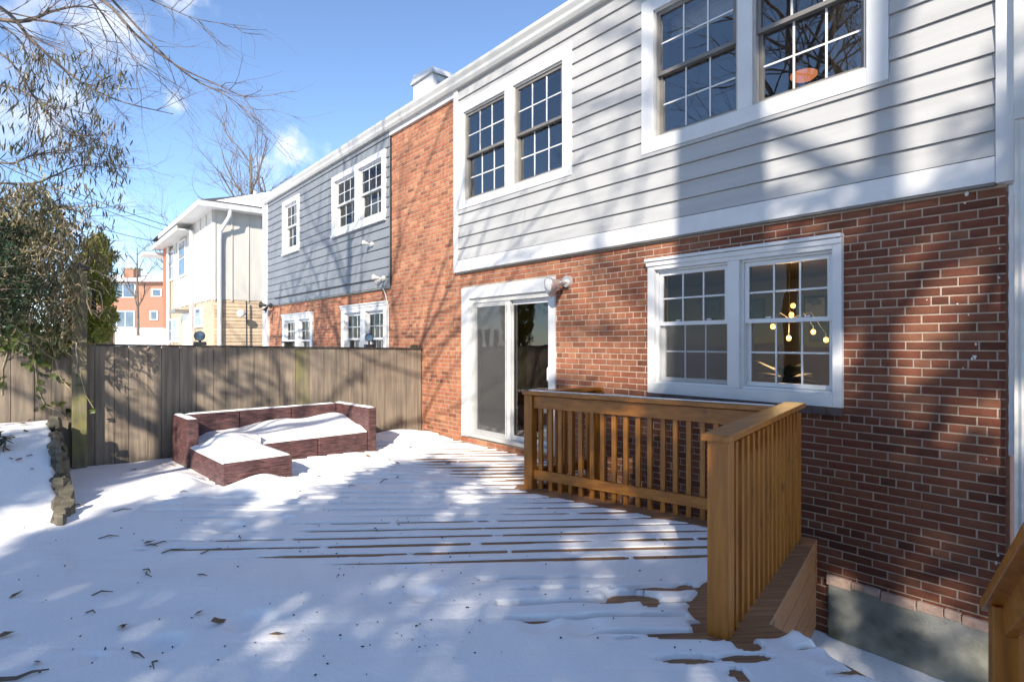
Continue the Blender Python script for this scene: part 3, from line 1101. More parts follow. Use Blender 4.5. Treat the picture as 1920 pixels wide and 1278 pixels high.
sl.box(-3.72, -1.83, WY - 0.05, WY + 0.02, 0.925, 0.977)
sl = sl.build('brick_sill', M['sill_brick'], house)
for i in range(17):
    xa = -3.715 + i * 0.111
    MB().box(xa, xa + 0.104, WY - 0.058 + rnd.uniform(-0.002, 0.002), WY + 0.02, 0.915, 0.972).build('brick', M['sill_brick'], sl, bevel=0.003)
# foundation
MB().box(FND[0], FND[1], WY - 0.03, WY + 0.05, -1.5, FND[3]).build('foundation', M['concrete'], house, bevel=0.01)
rg = random.Random(5)
x = FND[0] - 0.01
while x < HX1 - 0.04:
    w_ = rg.uniform(0.10, 0.24)
    w_ = min(w_, HX1 - x)
    MB().box(x, x + w_ - 0.006, WY - 0.033 - rg.uniform(0, 0.006), WY + 0.03, FND[3] - 0.006 - rg.uniform(0, 0.025), FND[3] + 0.045 + rg.uniform(-0.006, 0.008)).build('parge_patch', M['parge'], house, bevel=0.006)
    x += w_
# white crinkled flashing and ribbed downspout at the corner
fl = MB()
zs = np.linspace(2.55, 0.75, 40)
for i in range(39):
    wob = lambda j: 0.0015 * math.sin(j * 2.3) + 0.001 * math.sin(j * 5.1)
    fl.poly([(-0.812 + wob(i + 1), WY - 0.012 + wob(i + 3), zs[i + 1]), (-0.785, WY - 0.016 - wob(i + 1), zs[i + 1]), (-0.785, WY - 0.016 - wob(i), zs[i]), (-0.812 + wob(i), WY - 0.012 + wob(i + 2), zs[i])])
fl.build('flashing', M['vinyl'], house)
ds = MB()
prof = []
for i in range(13):
    prof.append((-0.768 + i * 0.0175, WY - 0.105 + (0.008 if i % 2 else 0.0)))
prof += [(-0.55, WY - 0.01), (-0.768, WY - 0.01)]
ds.prism(prof, -1.0, 2.95)
ds = ds.build('downspout', M['gutter_metal'], house)
MB().box(-0.772, -0.54, WY - 0.115, WY - 0.005, 2.951, 5.36).build('leader_box', M['gutter_metal'], house, bevel=0.004)

# sliding door
dd = MB()
dd.box(DR[0], DR_o[0][0], WY - 0.03, WY + 0.04, DR[2], DR[3]).box(DR_o[0][1], DR[1], WY - 0.03, WY + 0.04, DR[2], DR[3])
dd.box(DR_o[0][0], DR_o[0][1], WY - 0.032, WY + 0.04, DR_o[0][3], DR[3])
door = dd.build('sliding_door', M['white_paint'], house, bevel=0.004)
a, b, z0, z1 = DR_o[0]
MB().box(a, a + 0.07, WY + 0.005, WY + 0.13, z0, z1).box(b - 0.04, b, WY + 0.005, WY + 0.13, z0, z1).box(a + 0.07, b - 0.04, WY + 0.005, WY + 0.13, z1 - 0.07, z1).build('frame', M['gutter_metal'], door)
MB().poly([(a + 0.09, WY + 0.012, z0 + 0.03), (-6.14, WY + 0.012, z0 + 0.03), (-6.14, WY + 0.012, z1 - 0.08), (a + 0.09, WY + 0.012, z1 - 0.08)]).build('insect_screen', M['insect_screen'], door)
MB().box(DR[0] + 0.06, DR[1] - 0.02, WY - 0.05, WY + 0.13, z0 - 0.03, z0 + 0.02).build('threshold', M['gutter_metal'], door, bevel=0.004)
sash(door, a + 0.07, -6.07, z0 + 0.022, z1 - 0.072, WY + 0.02, M['vinyl'], M['vinyl'], M['pane_glass_door'], 1, 1, 0.06, False)
sash(door, -6.13, b - 0.042, z0 + 0.022, z1 - 0.072, WY + 0.07, M['vinyl'], M['vinyl'], M['pane_glass_door'], 1, 1, 0.06, False)
MB().box(a + 0.075, a + 0.10, WY + 0.008, WY + 0.018, z0 + 0.02, z1 - 0.075).box(-6.16, -6.135, WY + 0.008, WY + 0.018, z0 + 0.02, z1 - 0.075).build('screen_track', M['gutter_metal'], door)
MB().tube([(b - 0.075, WY + 0.055, 1.0), (b - 0.075, WY + 0.03, 1.03), (b - 0.075, WY + 0.03, 1.17), (b - 0.075, WY + 0.055, 1.2)], 0.012).build('handle', M['vinyl'], door)

# roof, gutter
MB().extrude_x(GUT, -8.85, -0.4).build('gutter', M['gutter_metal'], house)
MB().box(HX0 + 0.002, -0.4, 4.985, 5.2, 5.45, 5.47).build('soffit', M['white_paint'], house)
MB().extrude_x([(4.86, 5.56), (9.0, 6.7), (13.2, 5.56), (13.2, 5.5), (9.0, 6.6), (4.9, 5.5)], HX0 + 0.002, -0.4).build('roof', M['shingle'], house)
# end of the house, round the corner
MB().box(HX1 - 0.002, -0.80, WY + 0.052, 13.0, 2.52, 5.5).build('end_siding', M['siding'], house)
MB().box(HX1 - 0.002, -0.812, WY + 0.03, 13.0, -1.2, 2.518).build('end_wall', M['far_brick'], house)
MB().box(HX0, -0.84, 12.9, 13.0, -1.2, 5.5).build('front_wall', M['far_brick'], house)
# rooms behind the glass


def room(x0, x1, y0, y1, z0, z1, wm, fm, parent, wall_name='interior_wall'):
    MB().poly([(x0, y1, z0), (x1, y1, z0), (x1, y1, z1), (x0, y1, z1)]).poly([(x0, y0, z0), (x0, y1, z0), (x0, y1, z1), (x0, y0, z1)]) \
        .poly([(x1, y1, z0), (x1, y0, z0), (x1, y0, z1), (x1, y1, z1)]).poly([(x0, y0, z1), (x0, y1, z1), (x1, y1, z1), (x1, y0, z1)]).build(wall_name, wm, parent)
    MB().poly([(x0, y0, z0), (x1, y0, z0), (x1, y1, z0), (x0, y1, z0)]).build('interior_floor', fm, parent)


room(HX0 + 0.1, HX1 - 0.05, WY + 0.2, 9.2, 0.11, 2.52, M['wall_inside'], M['floor_inside'], house)
room(-7.25, HX1 - 0.02, WY + 0.2, 9.0, 2.7, 5.35, M['room_dark'], M['floor_inside'], house)
MB().box(-4.75, -4.6, 5.2, 6.3, 0.112, 2.515).build('partition', M['wall_inside'], house)
# ------------------------------------------------------------------ dark-grey row house
dh = thing('grey_row_house', 'attached row house with dark grey siding and white windows beyond the fence', 'house', (-13, 5.2, -0.9))
DX0, DX1 = -16.62, HX0 - 0.004
dS = (-15.25, -14.02, 3.79, 5.14)
dD = (-12.02, -9.56, 3.80, 5.07)
dL1 = (-15.34, -13.25, 0.95, 2.21)
dL2 = (-11.60, -9.57, 0.95, 2.25)
dS_o = [(-15.10, -14.17, 3.90, 5.02)]
dD_o = [(-11.88, -10.86, 3.92, 4.95), (-10.70, -9.70, 3.92, 4.95)]
dL1_o = [(-15.18, -14.40, 1.05, 2.08), (-14.15, -13.40, 1.05, 2.08)]
dL2_o = [(-11.44, -10.68, 1.05, 2.12), (-10.45, -9.70, 1.05, 2.12)]
dw = MB().panel(DX0, DX1, -1.5, 2.55, dL1_o + dL2_o, WY + 0.005, WY + 0.2).build('brick_wall', M['mortar'], dh)
hd = [(h[0] + 0.01, h[1] - 0.01, h[2], h[3] - 0.01) for h in (dL1, dL2)]
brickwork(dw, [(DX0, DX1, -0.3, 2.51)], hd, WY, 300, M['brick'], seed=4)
MB().panel(DX0, DX1 - 0.001, 2.53, 5.45, dS_o + dD_o, SY + 0.015, WY + 0.2).build('sheathing', M['dark_siding'], dh)
siding(dh, DX0, DX1 - 0.002, 2.53, 5.45, [dS, dD], SY, M['dark_siding'], pitch=0.182, seed=8)
MB().box(DX0, DX1 - 0.002, SY - 0.014, WY + 0.012, 2.505, 2.528).build('drip_edge', M['bronze_sash'], dh)
for o_, op in ((dS, dS_o), (dD, dD_o)):
    window(dh, o_, op, SY, M['vinyl'], M['vinyl'], M['vinyl'], M['pane_glass'], sill=0.04, proud=0.04)
for o_, op in ((dL1, dL1_o), (dL2, dL2_o)):
    window(dh, o_, op, WY, M['vinyl'], M['vinyl'], M['vinyl'], M['pane_glass'], hood=True, proud=0.04)
room(DX0 + 0.05, DX1 - 0.05, WY + 0.2, 8.5, 2.7, 5.35, M['room_dark'], M['floor_inside'], dh)
room(DX0 + 0.05, DX1 - 0.05, WY + 0.2, 8.5, 0.1, 2.5, M['room_dark'], M['floor_inside'], dh)
MB().box(-12.0, -9.65, 5.35, 5.40, 4.55, 5.0).build('curtain', M['curtain'], dh)
MB().box(-12.0, -9.65, 5.42, 5.44, 3.9, 4.5).build('blind', M['blind'], dh)
MB().box(-15.1, -14.2, 5.30, 5.32, 3.95, 4.95).build('blind', M['blind'], dh)
MB().box(-11.4, -9.75, 5.35, 5.38, 1.55, 1.9).build('blind', M['blind'], dh)
MB().extrude_x([(y - 0.002, z + 0.002) for y, z in GUT], DX0 - 0.25, -8.852).build('gutter', M['gutter_metal'], dh)
MB().box(DX0 - 0.15, HX0, 4.985, 5.2, 5.45, 5.47).build('soffit', M['white_paint'], dh)
MB().extrude_x([(4.86, 5.56), (9.0, 6.7), (13.2, 5.56), (13.2, 5.5), (9.0, 6.6), (4.9, 5.5)], DX0 - 0.2, HX0).build('roof', M['shingle'], dh)
MB().poly([(DX0, WY, -1), (DX0, 13, -1), (DX0, 13, 5.5), (DX0, WY, 5.5)]).build('side_wall', M['dark_siding'], dh)
MB().tube([(DX0 - 0.10, 4.90, 5.37), (DX0 - 0.10, 4.93, 5.2), (DX0 - 0.10, 4.93, 2.4), (DX0 - 0.10, 4.93, -0.9)], 0.055, 8).build('downspout', M['white_paint'], dh)
MB().box(DX0 - 0.06, DX0 + 0.10, SY - 0.03, WY + 0.02, -0.9, 5.45).build('corner_board', M['white_paint'], dh)
MB().tube([(-9.62, 4.90, 2.55), (-9.58, 4.95, 2.4), (-9.52, 4.985, 2.15), (-9.52, 4.985, -0.3)], 0.008, 6).build('conduit', M['white_paint'], dh)
MB().tube([(-15.9, SY - 0.02, 2.69), (-9.9, SY - 0.02, 2.70)], 0.009, 5).build('cable', M['wire'], dh)

# white hooded vent on the roof
vt = thing('roof_vent', 'white boxy chimney cap on the roof ridge above the brick strip', 'vent', (-9.7, 6.1, 6.0))
MB().box(-10.22, -9.48, 5.9, 6.5, 5.7, 6.72).build('shaft', M['white_paint'], vt, bevel=0.01)
vb = MB()
vb.v = [(-10.27, 5.85, 6.722), (-9.43, 5.85, 6.722), (-9.43, 6.55, 6.722), (-10.27, 6.55, 6.722), (-10.2, 5.9, 6.93), (-9.5, 5.9, 6.86), (-9.5, 6.5, 6.86), (-10.2, 6.5, 6.93)]
vb.f = [(0, 3, 2, 1), (4, 5, 6, 7), (0, 1, 5, 4), (1, 2, 6, 5), (2, 3, 7, 6), (3, 0, 4, 7)]
vb.build('hood', M['white_paint'], vt, bevel=0.015)
MB().box(-9.479, -9.474, 6.0, 6.4, 6.35, 6.6).build('opening', M['grey_screen'], vt)

# flecks of white paint left on the brick at the right-hand end
rg = random.Random(44)
for (x, y, r_) in [(1812, 365, 0.028), (1809, 381, 0.010), (1828, 668, 0.022), (1822, 672, 0.014), (1806, 690, 0.008), (1830, 645, 0.012), (1872, 1040, 0.014), (1868, 1055, 0.018), (1871, 1072, 0.016), (1868, 1085, 0.018), (1795, 570, 0.010), (1873, 520, 0.010), (1738, 562, 0.007), (1690, 470, 0.006), (1880, 465, 0.007), (1816, 590, 0.008), (1840, 470, 0.006), (1850, 860, 0.006), (1836, 890, 0.006), (1730, 905, 0.006), (1606, 1085, 0.007)]:
    p = on_y(x, y, WY)
    if p.x > HX1 - 0.02:
        p.x = HX1 - 0.03
    fl = MB()
    n_ = 9
    pts = []
    for k in range(n_):
        a_ = 2 * math.pi * k / n_
        q_ = r_ * rg.uniform(0.35, 1.0)
        pts.append((p.x + math.cos(a_) * q_ * 0.8, WY - 0.003, p.z + math.sin(a_) * q_))
    fl.v = pts + [(q[0], q[1] + 0.006, q[2]) for q in pts]
    fl.f = [tuple(reversed(range(n_)))] + [(k, (k + 1) % n_, n_ + (k + 1) % n_, n_ + k) for k in range(n_)]
    fl.build('paint_fleck', M['vinyl'], house)
# ================================================================== FENCE
FX = -8.34
fence = thing('board_fence', 'weathered grey-brown board fence between the yard and the next house', 'fence', (FX, 2.4, 0))
rg = random.Random(11)
y = -1.6
FTOP = 1.475


def ftop(y):
    return 1.475 - 0.016 * max(0, y)


while y < 4.95:
    w_ = rg.choice([0.145, 0.2, 0.2, 0.22, 0.19])
    if y + w_ > 4.95:
        w_ = 4.97 - y
    zt = ftop(y) - (0.03 if y < 0.25 else 0)
    m_ = M['fence_green'] if abs(y - 2.8) < 0.1 else M['fence_wood']
    MB().box(FX - 0.02 + rg.uniform(-0.003, 0.003), FX + rg.uniform(-0.003, 0.004), y + 0.002, y + w_ - 0.003, -0.9, zt).build('fence_board', m_, fence, bevel=0.002)
    MB().box(FX - 0.034, FX - 0.024, y + w_ - 0.03, y + w_ + 0.03, -0.9, zt - 0.02).build('batten', M['fence_wood'], fence)
    y += w_
MB().beam((FX - 0.01, 0.55, ftop(0.5) + 0.012), (FX - 0.01, 4.98, ftop(4.98) + 0.012), 0.06, 0.022).build('top_rail', M['dark_cap'], fence, bevel=0.003)
for zz in (0.35, 1.2):
    MB().beam((FX - 0.045, -1.6, zz), (FX - 0.045, 4.98, zz), 0.045, 0.09).build('rail', M['fence_wood'], fence)
for yy in (-1.4, 2.82, 4.9):
    MB().box(FX - 0.16, FX - 0.07, yy - 0.05, yy + 0.05, -0.9, 1.47 if yy != 2.82 else 1.50).build('post', M['fence_green'], fence, bevel=0.004)
MB().box(FX - 0.19, FX - 0.04, 2.75, 2.89, 1.50, 1.525).build('post_cap', M['dark_cap'], fence, bevel=0.006)
tp = thing('tall_post', 'tall green-stained wooden post wrapped in vines at the fence', 'post', (FX + 0.08, 0.39, 0))
MB().box(FX + 0.012, FX + 0.15, 0.32, 0.46, -0.5, 2.34).build('shaft', M['fence_green'], tp, bevel=0.006)
cp = MB()
cp.v = [(FX - 0.01, 0.30, 2.342), (FX + 0.17, 0.30, 2.342), (FX + 0.17, 0.48, 2.342), (FX - 0.01, 0.48, 2.342), (FX - 0.01, 0.30, 2.37), (FX + 0.17, 0.30, 2.37), (FX + 0.17, 0.48, 2.37), (FX - 0.01, 0.48, 2.37), (FX + 0.08, 0.39, 2.43)]
cp.f = [(0, 3, 2, 1), (0, 1, 5, 4), (1, 2, 6, 5), (2, 3, 7, 6), (3, 0, 4, 7), (4, 5, 8), (5, 6, 8), (6, 7, 8), (7, 4, 8)]
cp.build('cap', M['dark_cap'], tp)
# second fence further off, behind
bf = thing('far_fence', 'short run of tan fence boards beyond the tall post', 'fence', (-10.4, 0.8, 1))
for i in range(7):
    p = at(158 + i * 7.5, 640, 9.6 + i * 0.25)
    MB().obox((p.x, p.y, 1.0), (0.012, 0.02, 0), (-0.03, 0.05, 0), (0, 0, 0.85 + 0.012 * (i % 3))).build('fence_board', M['fence_wood'], bf)
p = at(207, 640, 11.2)
MB().box(p.x - 0.07, p.x + 0.07, p.y - 0.07, p.y + 0.07, 0, 1.72).build('post', M['fence_wood'], bf)
MB().box(p.x - 0.1, p.x + 0.1, p.y - 0.1, p.y + 0.1, 1.722, 1.75).build('post_cap', M['dark_cap'], bf)

# stacked stones edging the raised bed
sw = thing('stone_edging', 'ragged brown edging of stacked flat stones along the raised snow bed', 'edging', (-7.2, 0.15, 0))
rg = random.Random(21)
for i in range(26):
    t = i / 25
    X = -8.22 + 2.35 * t
    top = 0.62 * float(sstep(-5.7, -8.3, np.array(X))) + 0.05
    nlay = max(1, int(top / 0.075))
    for j in range(nlay + 1):
        w_, d_, h_ = rg.uniform(0.03, 0.11), rg.uniform(0.03, 0.08), rg.uniform(0.015, 0.075)
        cz = 0.0 + j * 0.075 + rg.uniform(-0.01, 0.02)
        cx, cy = X + rg.uniform(-0.03, 0.03), 0.175 + rg.uniform(-0.045, 0.045)
        n_ = 6
        bot, topv = [], []
        mb = MB()
        a0 = rg.uniform(0, 1)
        tilt = rg.uniform(-0.9, 0.9)
        for k in range(n_):
            an = 2 * math.pi * (k + a0) / n_
            rr = rg.uniform(0.7, 1.15)
            px_, py_ = math.cos(an) * w_ * rr, math.sin(an) * d_ * rr
            bot.append((cx + px_, cy + py_, cz + tilt * px_ - h_))
            topv.append((cx + px_ * 0.85, cy + py_ * 0.85, cz + tilt * px_ + h_ * rg.uniform(0.6, 1.2)))
        mb.v = bot + topv
        mb.f = [tuple(reversed(range(n_))), tuple(range(n_, 2 * n_))] + [(k, (k + 1) % n_, n_ + (k + 1) % n_, n_ + k) for k in range(n_)]
        mb.build('stone', M['stone'], sw)

# ================================================================== DECK RAILING
rail = thing('deck_railing', 'orange-stained wooden railing with square balusters around the deck opening', 'railing', (PL.x, PL.y, 0))
RH = 0.985


def v3(p, z):
    return Vector((p.x, p.y, z))


def post(p, w, z0, z1, d, nm='post', m='rail_wood_z', parent=None, bev=0.006):
    d = d.normalized()
    s_ = Vector((-d.y, d.x))
    return MB().obox((p.x, p.y, (z0 + z1) / 2), (d.x * w / 2, d.y * w / 2, 0), (s_.x * w / 2, s_.y * w / 2, 0), (0, 0, (z1 - z0) / 2)).build(nm, M[m], parent or rail, bevel=bev)


PW = Vector((-4.36, 4.93))
dLC = (PC - PL).normalized()
dCN = (PN - PC).normalized()
dLW = (PW - PL).normalized()
# posts
post(PL, 0.10, -0.1, RH - 0.02, dLC)
post(PC, 0.10, -0.1, RH - 0.02, dLC)
post(PN, 0.108, -0.1, RH + 0.02, dCN)
post(PW - dLW * 0.05, 0.09, -0.1, RH - 0.02, dLW)


def section(p, q, n, wood, capw=0.14, sg=1, solid=False, cap=True, z=RH, ext0=0.06, ext1=0.06, boff=0.025, bz0=-0.13, botrail=True):
    d = (q - p).normalized()
    s_ = Vector((-d.y, d.x)) * sg
    if cap:
        MB().beam(v3(p - d * ext0, z + 0.0), v3(q + d * ext1, z + 0.0), capw, 0.036).build('cap_rail', M[wood], rail, bevel=0.006)
    MB().beam(v3(p + d * 0.052, z - 0.09), v3(q - d * 0.052, z - 0.09), 0.034, 0.125).build('top_rail', M[wood], rail, bevel=0.004)
    if botrail:
        MB().beam(v3(p + d * 0.052, 0.15), v3(q - d * 0.052, 0.15), 0.034, 0.095).build('bottom_rail', M[wood], rail, bevel=0.004)
    L = (q - p).length
    for i in range(n):
        c = p + d * (0.05 + (L - 0.10) * (i + 0.5 + rnd.uniform(-0.05, 0.05)) / n) + s_ * boff
        hw = 0.022
        MB().obox((c.x, c.y, (bz0 + z - 0.035) / 2), (d.x * hw, d.y * hw, 0), (s_.x * 0.017, s_.y * 0.017, 0), (0, 0, (z - 0.035 - bz0) / 2)).build('baluster', M['rail_wood_z'], rail, bevel=0.002)


section(PL, PC, 20, 'rail_wood_x', ext1=-0.06, sg=1, boff=0.036)
section(PC, PN, 15, 'rail_wood_y', capw=0.15, ext0=0.10, ext1=0.09, z=RH + 0.035, boff=0.036, bz0=-0.02, botrail=False)
section(PL, PW, 8, 'rail_wood_y', ext0=-0.07, ext1=0.0, sg=-1, boff=0.036)
sr = MB()
sr.beam(v3(PL - dLC * 0.05, RH + 0.0225) + Vector((0.0, 0.045, 0)), v3(PC - dLC * 0.15, RH + 0.0225) + Vector((0, 0.045, 0)), 0.045, 0.008)
o = sr.build('cap_snow', M['snow'], None, bevel=0.003)
tag(o, 'thin line of snow on the far railing cap', 'snow')

# stair rail at the right edge
st = thing('stair_railing', 'sloping orange wooden stair rail at the far right edge of the deck', 'railing', (-0.45, 2.85, -0.9))
A_ = Vector((-0.47, 2.86))
B_ = Vector((-0.20, 2.02))
dS_ = (B_ - A_).normalized()
post(A_, 0.10, -0.95, 0.50, dS_, parent=st)
post(B_, 0.10, -0.95, 1.02, dS_, parent=st)
MB().beam(v3(A_ - dS_ * 0.10, 0.44), v3(B_ + dS_ * 0.05, 1.12), 0.14, 0.04).build('cap_rail', M['rail_wood_y'], st, bevel=0.005)
MB().beam(v3(A_ + dS_ * 0.03, 0.45), v3(B_, 1.01), 0.036, 0.12).build('top_rail', M['rail_wood_y'], st, bevel=0.004)
MB().beam(v3(A_ + dS_ * 0.03, -0.25), v3(B_, 0.50), 0.036, 0.14).build('stringer', M['rail_wood_y'], st, bevel=0.004)
for i in range(6):
    t = (i + 0.6) / 6.4
    c = A_.lerp(B_, t)
    zc = 0.45 + 0.57 * t
    MB().obox((c.x + 0.04, c.y, zc - 0.42), (0.017, 0, 0), (0, 0.019, 0), (0, 0, 0.42)).build('baluster', M['rail_wood_z'], st, bevel=0.002)

# ================================================================== WICKER SOFA
ang = R(3.5)
so_o = Vector((-8.13, 1.30))
cs_, sn_ = math.cos(ang), math.sin(ang)


def sf(u, v):        # u: away from the back (+X), v: along the back (+Y)
    return Vector((so_o.x + u * cs_ - v * sn_, so_o.y + u * sn_ + v * cs_))


sofa = thing('wicker_sofa', 'dark brown wicker sectional sofa with chaise filled with snow by the fence', 'sofa', (so_o.x, so_o.y, 0))


def sbox(u0, u1, v0, v1, z0, z1, nm, m='wicker'):
    c = sf((u0 + u1) / 2, (v0 + v1) / 2)
    MB().obox((c.x, c.y, (z0 + z1) / 2), (cs_ * (u1 - u0) / 2, sn_ * (u1 - u0) / 2, 0), (-sn_ * (v1 - v0) / 2, cs_ * (v1 - v0) / 2, 0), (0, 0, (z1 - z0) / 2)).build(nm, M[m], sofa, bevel=0.012)


SZ = 0.30
for v0, v1 in ((0.125, 0.755), (0.763, 1.44), (1.448, 2.105)):
    sbox(0.0, 0.12, v0, v1, 0.0, 0.615, 'back_panel')
sbox(-0.005, 0.70, 0.0, 0.12, 0.0, 0.62, 'arm')
sbox(-0.005, 1.06, 2.11, 2.23, 0.0, 0.62, 'arm')
sbox(0.702, 1.93, 0.02, 0.71, 0.0, SZ, 'chaise_base')
sbox(0.125, 0.70, 0.125, 0.71, 0.0, SZ - 0.004, 'seat_base')
sbox(0.125, 1.05, 0.718, 1.40, 0.0, SZ - 0.002, 'seat_base')
sbox(0.125, 1.05, 1.408, 2.105, 0.0, SZ - 0.002, 'seat_base')


def sofa_snow():
    us, vs_ = np.arange(0.12, 1.935, 0.02), np.arange(0.018, 2.11, 0.02)
    U, V = np.meshgrid(us, vs_)
    g = lambda cu, cv, ru, rv, a: a * np.exp(-((U - cu) / ru) ** 2 - ((V - cv) / rv) ** 2)
    onch = (V < 0.708)
    umax = np.where(onch, 1.925, 1.045)
    umin = 0.12
    edge = np.minimum(np.minimum(umax - U, np.where(onch & (U > 1.05), 0.708 - V, 9)), np.where(U > 0.70, V - 0.018, np.where(onch, V - 0.12, 9)))
    rise = sstep(0.0, 0.25, edge)
    z = 0.012 + rise * (0.05 + g(0.9, 0.42, 0.45, 0.3, 0.07) + g(1.45, 0.35, 0.35, 0.25, 0.03) + g(0.3, 1.2, 0.35, 0.4, 0.10) + g(0.3, 1.95, 0.30, 0.35, 0.12) + 0.03 * fbm(U * 3, V * 3))
    z = z - 0.018 * (1 - sstep(0, 0.03, edge))
    # dip beside the left arm
    z = z - 0.05 * rise * np.exp(-((V - 0.2) / 0.12) ** 2) * (U < 0.8)
    X = so_o.x + U * cs_ - V * sn_
    Y = so_o.y + U * sn_ + V * cs_
    ok = (edge > -0.001) & (U <= umax + 1e-6)
    v = np.stack([X.ravel(), Y.ravel(), (SZ + z).ravel()], 1)
    i = np.arange(X.size).reshape(X.shape)
    f = np.stack([i[:-1, :-1].ravel(), i[:-1, 1:].ravel(), i[1:, 1:].ravel(), i[1:, :-1].ravel()], 1)
    f = f[ok.ravel()[f].all(1)]
    root = thing('sofa_snow', 'snow heaped on the seats and arms of the wicker sofa', 'snow', (so_o.x, so_o.y, SZ))
    npmesh('seat_snow', v, f, M['snow'], root)
    for (u0, u1, v0, v1, zt) in ((0.012, 0.108, 0.13, 2.10, 0.615), (0.01, 0.69, 0.012, 0.108, 0.62), (0.01, 1.05, 2.122, 2.22, 0.62)):
        us2, vs2 = np.linspace(u0, u1, 18), np.linspace(v0, v1, 40)
        U2, V2 = np.meshgrid(us2, vs2)
        e = np.minimum(np.minimum(U2 - u0, u1 - U2), np.minimum(V2 - v0, v1 - V2))
        Z2 = zt + 0.016 * np.sqrt(np.clip(e / 0.03, 0, 1)) * (0.6 + 0.8 * fbm(U2 * 9, V2 * 5)) - 0.002
        X2 = so_o.x + U2 * cs_ - V2 * sn_
        Y2 = so_o.y + U2 * sn_ + V2 * cs_
        i = np.arange(X2.size).reshape(X2.shape)
        f = np.stack([i[:-1, :-1].ravel(), i[:-1, 1:].ravel(), i[1:, 1:].ravel(), i[1:, :-1].ravel()], 1)
        npmesh('arm_snow', np.stack([X2.ravel(), Y2.ravel(), Z2.ravel()], 1), f, M['snow'], root)


sofa_snow()

# ================================================================== LAMPS AND SMALL FIXTURES


def flood(name, p, nrm, heads, label, m1, m2, scale=1.0, group=None):
    t = thing(name, label, 'lamp', p, group)
    nrm = Vector(nrm).normalized()
    p = Vector(p)
    MB().lathe(p - nrm * 0.0, [(0.0, 0.035 * scale), (0.05 * scale, 0.035 * scale), (0.055 * scale, 0.0), (0.055 * scale, -0.01)], 16, nrm).build('base_plate', M[m1], t, smooth=False)
    for hd in heads:
        d = Vector(hd).normalized()
        j = p + nrm * 0.05 * scale
        k = j + d * 0.05 * scale
        MB().tube([p + nrm * 0.03 * scale, j, k], 0.013 * scale, 8).build('arm', M[m1], t)
        MB().lathe(k, [(0.0, 0), (0.022 * scale, 0.0), (0.03 * scale, 0.03 * scale), (0.034 * scale, 0.06 * scale), (0.06 * scale, 0.115 * scale), (0.062 * scale, 0.13 * scale), (0.056 * scale, 0.131 * scale)], 18, d).build('head', M[m1], t, smooth=True)
        MB().lathe(k, [(0.0, 0.138 * scale), (0.03 * scale, 0.136 * scale), (0.0565 * scale, 0.128 * scale)], 18, d).build('lens', M[m2], t, smooth=True)
    return t


p = on_y(1066, 528, WY)
flood('flood_light', (p.x, WY, p.z), (0, -1, 0), [(-0.15, -0.75, -0.15), (-0.75, -0.35, -0.45)], 'twin silver floodlight on the brick beside the sliding door', 'chrome', 'vinyl', 1.35)
p = on_y(722, 522, SY)
flood('flood_light', (p.x, SY - 0.02, p.z), (0, -1, 0), [(-0.6, -0.5, 0.1), (0.3, -0.6, -0.5)], 'white twin floodlight at the siding and brick corner of the dark house', 'gutter_metal', 'chrome', 0.95)
p = on_y(700, 458, SY)
flood('flood_light', (p.x, SY - 0.02, p.z), (0, -1, 0), [(-0.6, -0.5, 0.15)], 'small single white spotlight on the dark grey siding below the window', 'gutter_metal', 'chrome', 0.85)
p = on_y(508, 573, SY - 0.05)
flood('flood_light', (p.x, SY - 0.05, p.z), (0, -1, 0), [(-0.6, -0.6, 0.1), (0.2, -0.5, -0.6)], 'black twin floodlight at the far corner of the dark house', 'black_plastic', 'chrome', 1.3)


def spot(x, y, label):
    p = on_x(x, y, FX - 0.03)
    t = thing('fence_spotlight', label, 'lamp', (p.x, p.y, 1.47))
    MB().box(p.x - 0.05, p.x + 0.05, p.y - 0.07, p.y + 0.07, ftop(p.y) + 0.024, ftop(p.y) + 0.07).build('base', M['black_plastic'], t, bevel=0.008)
    MB().tube([(p.x, p.y, ftop(p.y) + 0.07), (p.x, p.y, p.z - 0.03)], 0.016, 8).build('stem', M['black_plastic'], t)
    MB().lathe((p.x, p.y, p.z), [(0.0, -0.05), (0.045, -0.03), (0.066, 0.02), (0.066, 0.035), (0.055, 0.036)], 20, (0.9, -0.35, 0.1)).build('head', M['black_plastic'], t, smooth=True)
    MB().lathe((p.x, p.y, p.z), [(0.0, 0.034), (0.0555, 0.033)], 20, (0.9, -0.35, 0.1)).build('lens', M['far_glass'], t)


spot(375, 630, 'round black spotlight on the fence top before the tan brick house')
spot(692, 633, 'round black spotlight on the fence top before the dark house window')

# ================================================================== INSIDE THE ROOMS
ch = thing('chandelier', 'lit brass chandelier with globe bulbs seen through the ground-floor window', 'chandelier', (-2.6, 7.0, 2.5))
hub = on_y(1480, 600, 6.9)
MB().tube([(hub.x, 6.9, 2.51), (hub.x, 6.9, hub.z - 0.05)], 0.012, 8).build('rod', M['brass'], ch)
for i, (x, y, dy) in enumerate([(1487, 573, 0.1), (1449, 612, -0.25), (1479, 634, 0.0), (1525, 622, 0.3), (1549, 637, 0.15), (1484, 590, -0.1)]):
    b_ = on_y(x, y, 6.9 + dy)
    MB().tube([(hub.x, 6.9, hub.z + 0.02), (hub.x + (b_.x - hub.x) * 0.6, 6.9 + dy * 0.6, hub.z + 0.09), (b_.x, b_.y, b_.z + 0.07), (b_.x, b_.y, b_.z + 0.03)], 0.006, 6).build('arm', M['bronze_sash'], ch)
    bm = MB()
    bm.lathe((b_.x, b_.y, b_.z), [(0.001, -0.032), (0.02, -0.026), (0.027, -0.008), (0.027, 0.008), (0.02, 0.026), (0.001, 0.032)], 12)
    bm.build('bulb', M['bulb'], ch, smooth=True)
pl_ = bpy.data.lights.new('chandelier_light', 'POINT')
pl_.energy = 10
pl_.color = (1.0, 0.62, 0.28)
